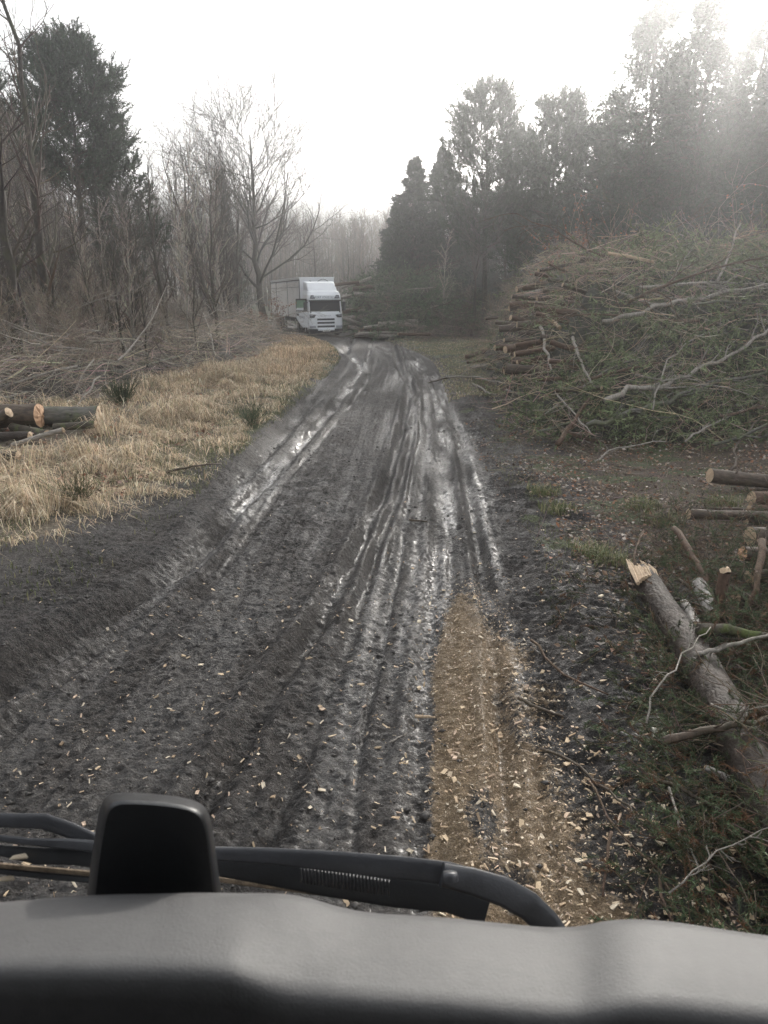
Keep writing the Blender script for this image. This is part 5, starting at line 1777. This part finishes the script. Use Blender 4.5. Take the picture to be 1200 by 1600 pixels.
# chassis, wheels
part('chassis', MB().box(-.45, .45, .5, 16, .75, 1.1), STL)
part('fuel_tank', MB().box(-1.2, -.6, 2.5, 3.6, .45, .95), ALU, bv=.08)
for sx in (-1, 1):
    for yy in (1.35, 3.9, 11.0, 12.35, 13.7):
        a = MB(); a.lathe((sx * 1.22 - (.15 if sx > 0 else -.15) - .16, yy, .50), [(0, .28), (0, .47), (.04, .51), (.28, .51), (.32, .47), (.32, .28)], 22)
        wh = part('wheel', a, RUB, smooth=True)
        b = MB(); b.lathe((sx * 1.07 + sx * .10, yy, .50), [(0, .001), (0, .12), (-sx * .06, .2), (0, .29)], 18)
        part('rim', b, ALU, wh, True)
    part('mudguard', MB().prism([(.75, .8), (.9, 1.05), (1.35, 1.16), (1.8, 1.05), (1.95, .8), (1.85, .8), (1.7, .98), (1.35, 1.07), (1.0, .98), (.85, .8)], sx * .95 if sx > 0 else -1.27, 1.27 if sx > 0 else -.95, 'x'), BLK, smooth=False)
# trailer
tr = part('trailer_body', MB().box(-1.26, 1.26, 2.55, 16.0, 1.12, 3.96), WHITE)
for yy0 in np.arange(2.62, 15.9, 1.66):
    part('curtain', MB().box(-1.285, -1.262, yy0, min(yy0 + 1.60, 15.95), 1.22, 3.72), CURT, tr)
for yy in (2.58, 7.6, 13.0, 15.98):
    part('post', MB().box(-1.31, -1.262, yy - .05, yy + .05, 1.15, 3.86), STL, tr)
part('curtain_rail', MB().box(-1.32, -1.262, 2.55, 16, 3.80, 3.87), STL, tr)
part('roof_edge', MB().box(-1.30, 1.30, 2.53, 16.02, 3.965, 4.03), WHITE, tr, bv=.02)
part('side_rail', MB().box(-1.30, -1.262, 2.55, 16, 1.08, 1.20), BLK, tr)
part('side_guard', MB().box(-1.25, -1.2, 5.0, 9.8, .80, .88).box(-1.25, -1.2, 5.0, 9.8, .50, .58).box(-1.25, -1.2, 5.0, 5.08, .5, 1.1).box(-1.25, -1.2, 9.72, 9.8, .5, 1.1).box(-1.25, -1.2, 7.3, 7.38, .5, 1.1), ALU, tr)
th = np.linspace(0, 1, 24)
cx_ = -.55 + 1.35 * th; cz_ = 3.80 - .12 * np.sin(th * 2 * math.pi) - .05 * th
part('air_hose', MB().tube(np.stack([cx_, np.full(24, 2.49), cz_], 1), .018, 6), BLK, tr, True)
part('strap', MB().box(-1.345, -1.32, 2.56, 15.9, 3.35, 3.375), STL, tr)

# ------------------------------------------------------------------ the cab we look out of
DASH = simple('dashboard_plastic', (.062, .061, .061), .6, var=.10, scale=60, bmp=.0006)
far_e = [(-260, 1440), (-100, 1422), (0, 1415), (120, 1405), (300, 1401), (440, 1402), (480, 1409), (520, 1422), (570, 1433), (700, 1441), (860, 1457), (915, 1456), (955, 1446), (1000, 1443), (1060, 1447), (1200, 1468), (1320, 1480), (1500, 1500)]
near_e = [(-260, 1515), (-100, 1514), (0, 1514), (120, 1514), (300, 1516), (370, 1521), (420, 1542), (470, 1557), (560, 1563), (700, 1573), (860, 1588), (905, 1590), (955, 1580), (1000, 1575), (1060, 1578), (1200, 1592), (1320, 1600), (1500, 1615)]
ft = np.linspace(0, 1, 90)
fe = np.array(far_e, float); ne = np.array(near_e, float)
cols_px = np.linspace(-260, 1500, 150)
sect = []
for cpx in cols_px:
    fpy = np.interp(cpx, fe[:, 0], fe[:, 1]); npy = np.interp(cpx, ne[:, 0], ne[:, 1])
    F_ = ray(cpx, fpy, .60)
    N_ = ray(cpx, npy, .475)
    row = []
    row.append(F_ + [0, .06, -.30])
    row.append(F_ + [0, .035, -.06])
    row.append(F_ + [0, .02, -.015])
    row.append(F_)
    for q in (.06, .3, .6, .85, .97):
        c_ = F_ * (1 - q) + N_ * q
        c_[2] += .006 * math.sin(q * math.pi)
        row.append(c_)
    row.append(N_ + [0, -.006, -.006])
    row.append(N_ + [0, -.012, -.022])
    row.append(N_ + [0, -.018, -.08])
    row.append(N_ + [0, -.02, -.40])
    sect.append(row)
S_ = np.array(sect)
# smooth along the width
for _ in range(3):
    S_[1:-1] = (S_[:-2] + 2 * S_[1:-1] + S_[2:]) / 4
na, nb_ = S_.shape[:2]
idx = np.arange(na * nb_).reshape(na, nb_)
mb = MB(); mb.add(S_.reshape(-1, 3), np.stack([idx[:-1, :-1], idx[:-1, 1:], idx[1:, 1:], idx[1:, :-1]], -1).reshape(-1, 4))
dash = empty('vehicle_cab', (0, .55, 1.6), 'grey moulded dashboard of the vehicle cab across the bottom of the view', 'vehicle cab')
o = mb.build('dash_top', DASH, dash); o.location = (0, -.55, -1.6)
LIN = simple('cab_lining', (.05, .05, .052), .8, var=.15, scale=10)
for nm, bx in (('cab_roof', (-1.2, 1.2, -1.4, .30, 3.42, 3.50)), ('cab_rear_wall', (-1.2, 1.2, -1.46, -1.40, 1.2, 3.50)), ('cab_side', (-1.26, -1.2, -1.4, -.1, 1.2, 3.50)), ('cab_side', (1.2, 1.26, -1.4, -.1, 1.2, 3.50)), ('cab_floor', (-1.2, 1.2, -1.4, .42, 1.2, 1.26)), ('dash_body', (-1.2, 1.2, .36, .44, 1.26, 1.95))):
    q_ = MB().box(*bx).build(nm, LIN, dash, False); q_.location = (0, -.55, -1.6)

# black rounded housing standing behind the dashboard
mb = MB()
yb = .70
outl = [(130, 1440), (137, 1400), (142, 1350), (149, 1305), (154, 1275), (158, 1258), (164, 1247), (174, 1240), (190, 1238), (220, 1239), (260, 1242), (290, 1247), (308, 1252), (320, 1260), (327, 1272), (332, 1290), (338, 1340), (346, 1400), (353, 1440)]
rings = []
cen = np.array([244, 1350])
for sc_r, yy in ((.88, yb - .034), (.935, yb - .030), (.985, yb - .012), (1.01, yb + .004), (1.0, yb + .02)):
    pr_ = []
    for u, v in outl:
        uu = cen[0] + (u - cen[0]) * sc_r; vv = cen[1] + (v - cen[1]) * (sc_r if sc_r > .99 else sc_r - .04) if v < 1400 else v
        pt = ray(uu, vv, yy)
        pr_.append(pt)
    rings.append(pr_)
G = np.array(rings); k_, n_ = G.shape[:2]
idx = np.arange(k_ * n_).reshape(k_, n_); nx = np.roll(idx, -1, 1)
mb.add(G.reshape(-1, 3), np.stack([idx[:-1], idx[1:], nx[1:], nx[:-1]], -1).reshape(-1, 4))
c0 = G[0].mean(0); c1 = G[-1].mean(0)
i_ = np.arange(n_)
mb.add(np.concatenate([G[0], [c0]]), np.stack([i_, (i_ + 1) % n_, np.full(n_, n_)], 1))
mb.add(np.concatenate([G[-1], [c1]]), np.stack([(i_ + 1) % n_, i_, np.full(n_, n_)], 1))
HB = simple('housing_black', (.012, .013, .015), .42, var=.15, scale=30, bmp=.0004)
o = mb.build('mirror_housing', HB)
md = o.modifiers.new('subdivision', 'SUBSURF'); md.levels = 1; md.render_levels = 1
tag(o, 'black rounded plastic housing standing behind the grey dashboard', 'mirror housing')

# wipers
WB = simple('wiper_black', (.035, .036, .040), .36, var=.25, scale=20, bmp=.0006)
WD = simple('wiper_dust', (.16, .12, .08), .85, var=.5, scale=60, bmp=.002)


def bar(name, pts, wpx, hpx, mat, parent, y0=.86, dz=0.0):
    """flat bar through photo points, with section w x h in pixels"""
    Q = np.array([lp(px, py, yy) for px, py, yy in pts])
    T = unit(np.gradient(Q, axis=0))
    view = unit(np.array([0, .78, -.62]))
    up = unit(np.cross(T, view)); up *= np.sign(up[:, 2:3] + 1e-9)
    dp = np.cross(up, T)
    k = FPX / 1.05
    prof = [(-.5, .35), (-.5, -.35), (-.38, -.5), (.30, -.5), (.5, -.30), (.5, .30), (.3, .5), (-.38, .5)]
    V = []
    ws = np.interp(np.arange(len(Q)), np.linspace(0, len(Q) - 1, len(np.atleast_1d(wpx))), np.atleast_1d(wpx))
    for i in range(len(Q)):
        for u, v in prof:
            V.append(Q[i] + up[i] * u * ws[i] / k + dp[i] * v * hpx / k)
    n = len(prof)
    idx = np.arange(len(Q) * n).reshape(len(Q), n); nx = np.roll(idx, -1, 1)
    m = MB(); m.add(V, np.stack([idx[:-1], nx[:-1], nx[1:], idx[1:]], -1).reshape(-1, 4))
    for i, fl in ((0, 1), (len(Q) - 1, -1)):
        pts_ = idx[i][::fl]
        m.f3.append(np.stack([np.full(n - 2, pts_[0]), pts_[1:-1], pts_[2:]], 1)); m.m3.append(np.zeros(n - 2, int))
    o = m.build(name, mat, parent, True)
    bevel(o, .0015, 2)
    return o


wr = empty('windscreen_wiper', (0, .86, 1.95), 'black windscreen wiper with a curved arm right of the black housing', 'wiper')
wr_off = Matrix.Translation((0, -.86, -1.95))


def wp(o):
    o.location = (0, -.86, -1.95)
    return o


wp(bar('wiper_arm', [(330, 1333, .87), (420, 1337, .87), (520, 1345, .87), (620, 1355, .87), (700, 1364, .87), (722, 1368, .865)], [20, 24, 30, 34, 34, 30], 14, WB, wr))
wp(bar('wiper_linkage', [(335, 1352, .90), (420, 1362, .90), (520, 1378, .90), (620, 1392, .90), (700, 1402, .90), (760, 1425, .89)], [30, 40, 46, 50, 46, 40], 10, HB, wr))
wp(bar('arm_elbow', [(690, 1366, .86), (735, 1376, .86), (785, 1392, .86), (825, 1414, .855), (852, 1440, .85), (880, 1480, .84)], [34, 40, 44, 44, 44, 44], 24, WB, wr))
wp(bar('wiper_blade', [(330, 1372, .93), (400, 1381, .93), (480, 1392, .93), (560, 1402, .93), (680, 1420, .93)], [9, 9, 9, 8, 6], 8, WD, wr))
for k in range(26):
    q_ = lp(470 + k * 5.5, 1366 + k * .85, .868)
    rb_ = MB().box(-.0011, .0011, -.004, .004, -.012, .012).build('spring_coil', WB, wr); rb_.location = Vector(q_) - Vector((0, .86, 1.95))
bt = MB(); pb_ = lp(703, 1362, .845); bt.lathe((0, 0, 0), [(0, .001), (0, .010), (-.006, .012), (-.012, .012)], 16, 'z')
b_ = bt.build('pivot_bolt', WB, wr); b_.location = Vector(pb_) - Vector((0, .86, 1.95)); b_.rotation_euler = (R(-30), 0, 0)

wl = empty('windscreen_wiper', (-.4, .86, 1.95), 'black windscreen wiper parked left of the black housing', 'wiper')


def wq(o):
    o.location = (.4, -.86, -1.95)
    return o


wq(bar('wiper_arm', [(-120, 1276, .92), (0, 1281, .92), (70, 1283, .92), (110, 1297, .92), (150, 1312, .92), (200, 1316, .92)], [22, 22, 24, 24, 18, 14], 12, WB, wl))
wq(bar('wiper_linkage', [(-120, 1306, .90), (0, 1309, .90), (50, 1315, .90), (100, 1318, .90), (180, 1324, .90)], [10, 10, 11, 16, 18], 10, WB, wl))
wq(bar('lower_arm', [(-120, 1326, .90), (0, 1328, .90), (60, 1337, .90), (120, 1338, .90), (180, 1350, .90)], [14, 16, 26, 26, 20], 10, HB, wl))
wq(bar('wiper_blade', [(-120, 1347, .91), (0, 1352, .91), (70, 1358, .91), (180, 1368, .91)], [7, 8, 8, 8], 8, WD, wl))
wq(bar('blade_rubber', [(-120, 1356, .905), (0, 1361, .905), (70, 1368, .905), (180, 1378, .905)], [8, 9, 10, 10], 6, HB, wl))
for px, py, y_, s_, lab in ((30, 1338, .885, .012, 'pale wood chip caught on the left wiper'), (10, 1372, .90, .012, 'pale chip under the left wiper blade')):
    o = bpy.data.objects.new('wood_chip', CHIPM[2]); o.location = lp(px, py, y_); o.scale = (s_ * 2,) * 3; o.rotation_euler = (.4, 0, .15); link(o)
    tag(o, lab, 'wood chip')

# ------------------------------------------------------------------ haze in the air
hz, t, p, out = newmat('haze')
t.nodes.remove(p)
pv = N(t, 'ShaderNodeVolumePrincipled')
pv.inputs['Color'].default_value = (.965, .98, 1.0, 1)
pv.inputs['Density'].default_value = .0022
pv.inputs['Anisotropy'].default_value = .81
t.links.new(pv.outputs[0], out.inputs['Volume'])
mb = MB().box(-1500, 1500, -90, 1500, -9, 190)
o = mb.build('haze', hz, smooth=False)
tag(o, 'thin sunlit haze hanging over the forest track', 'haze', kind='stuff')
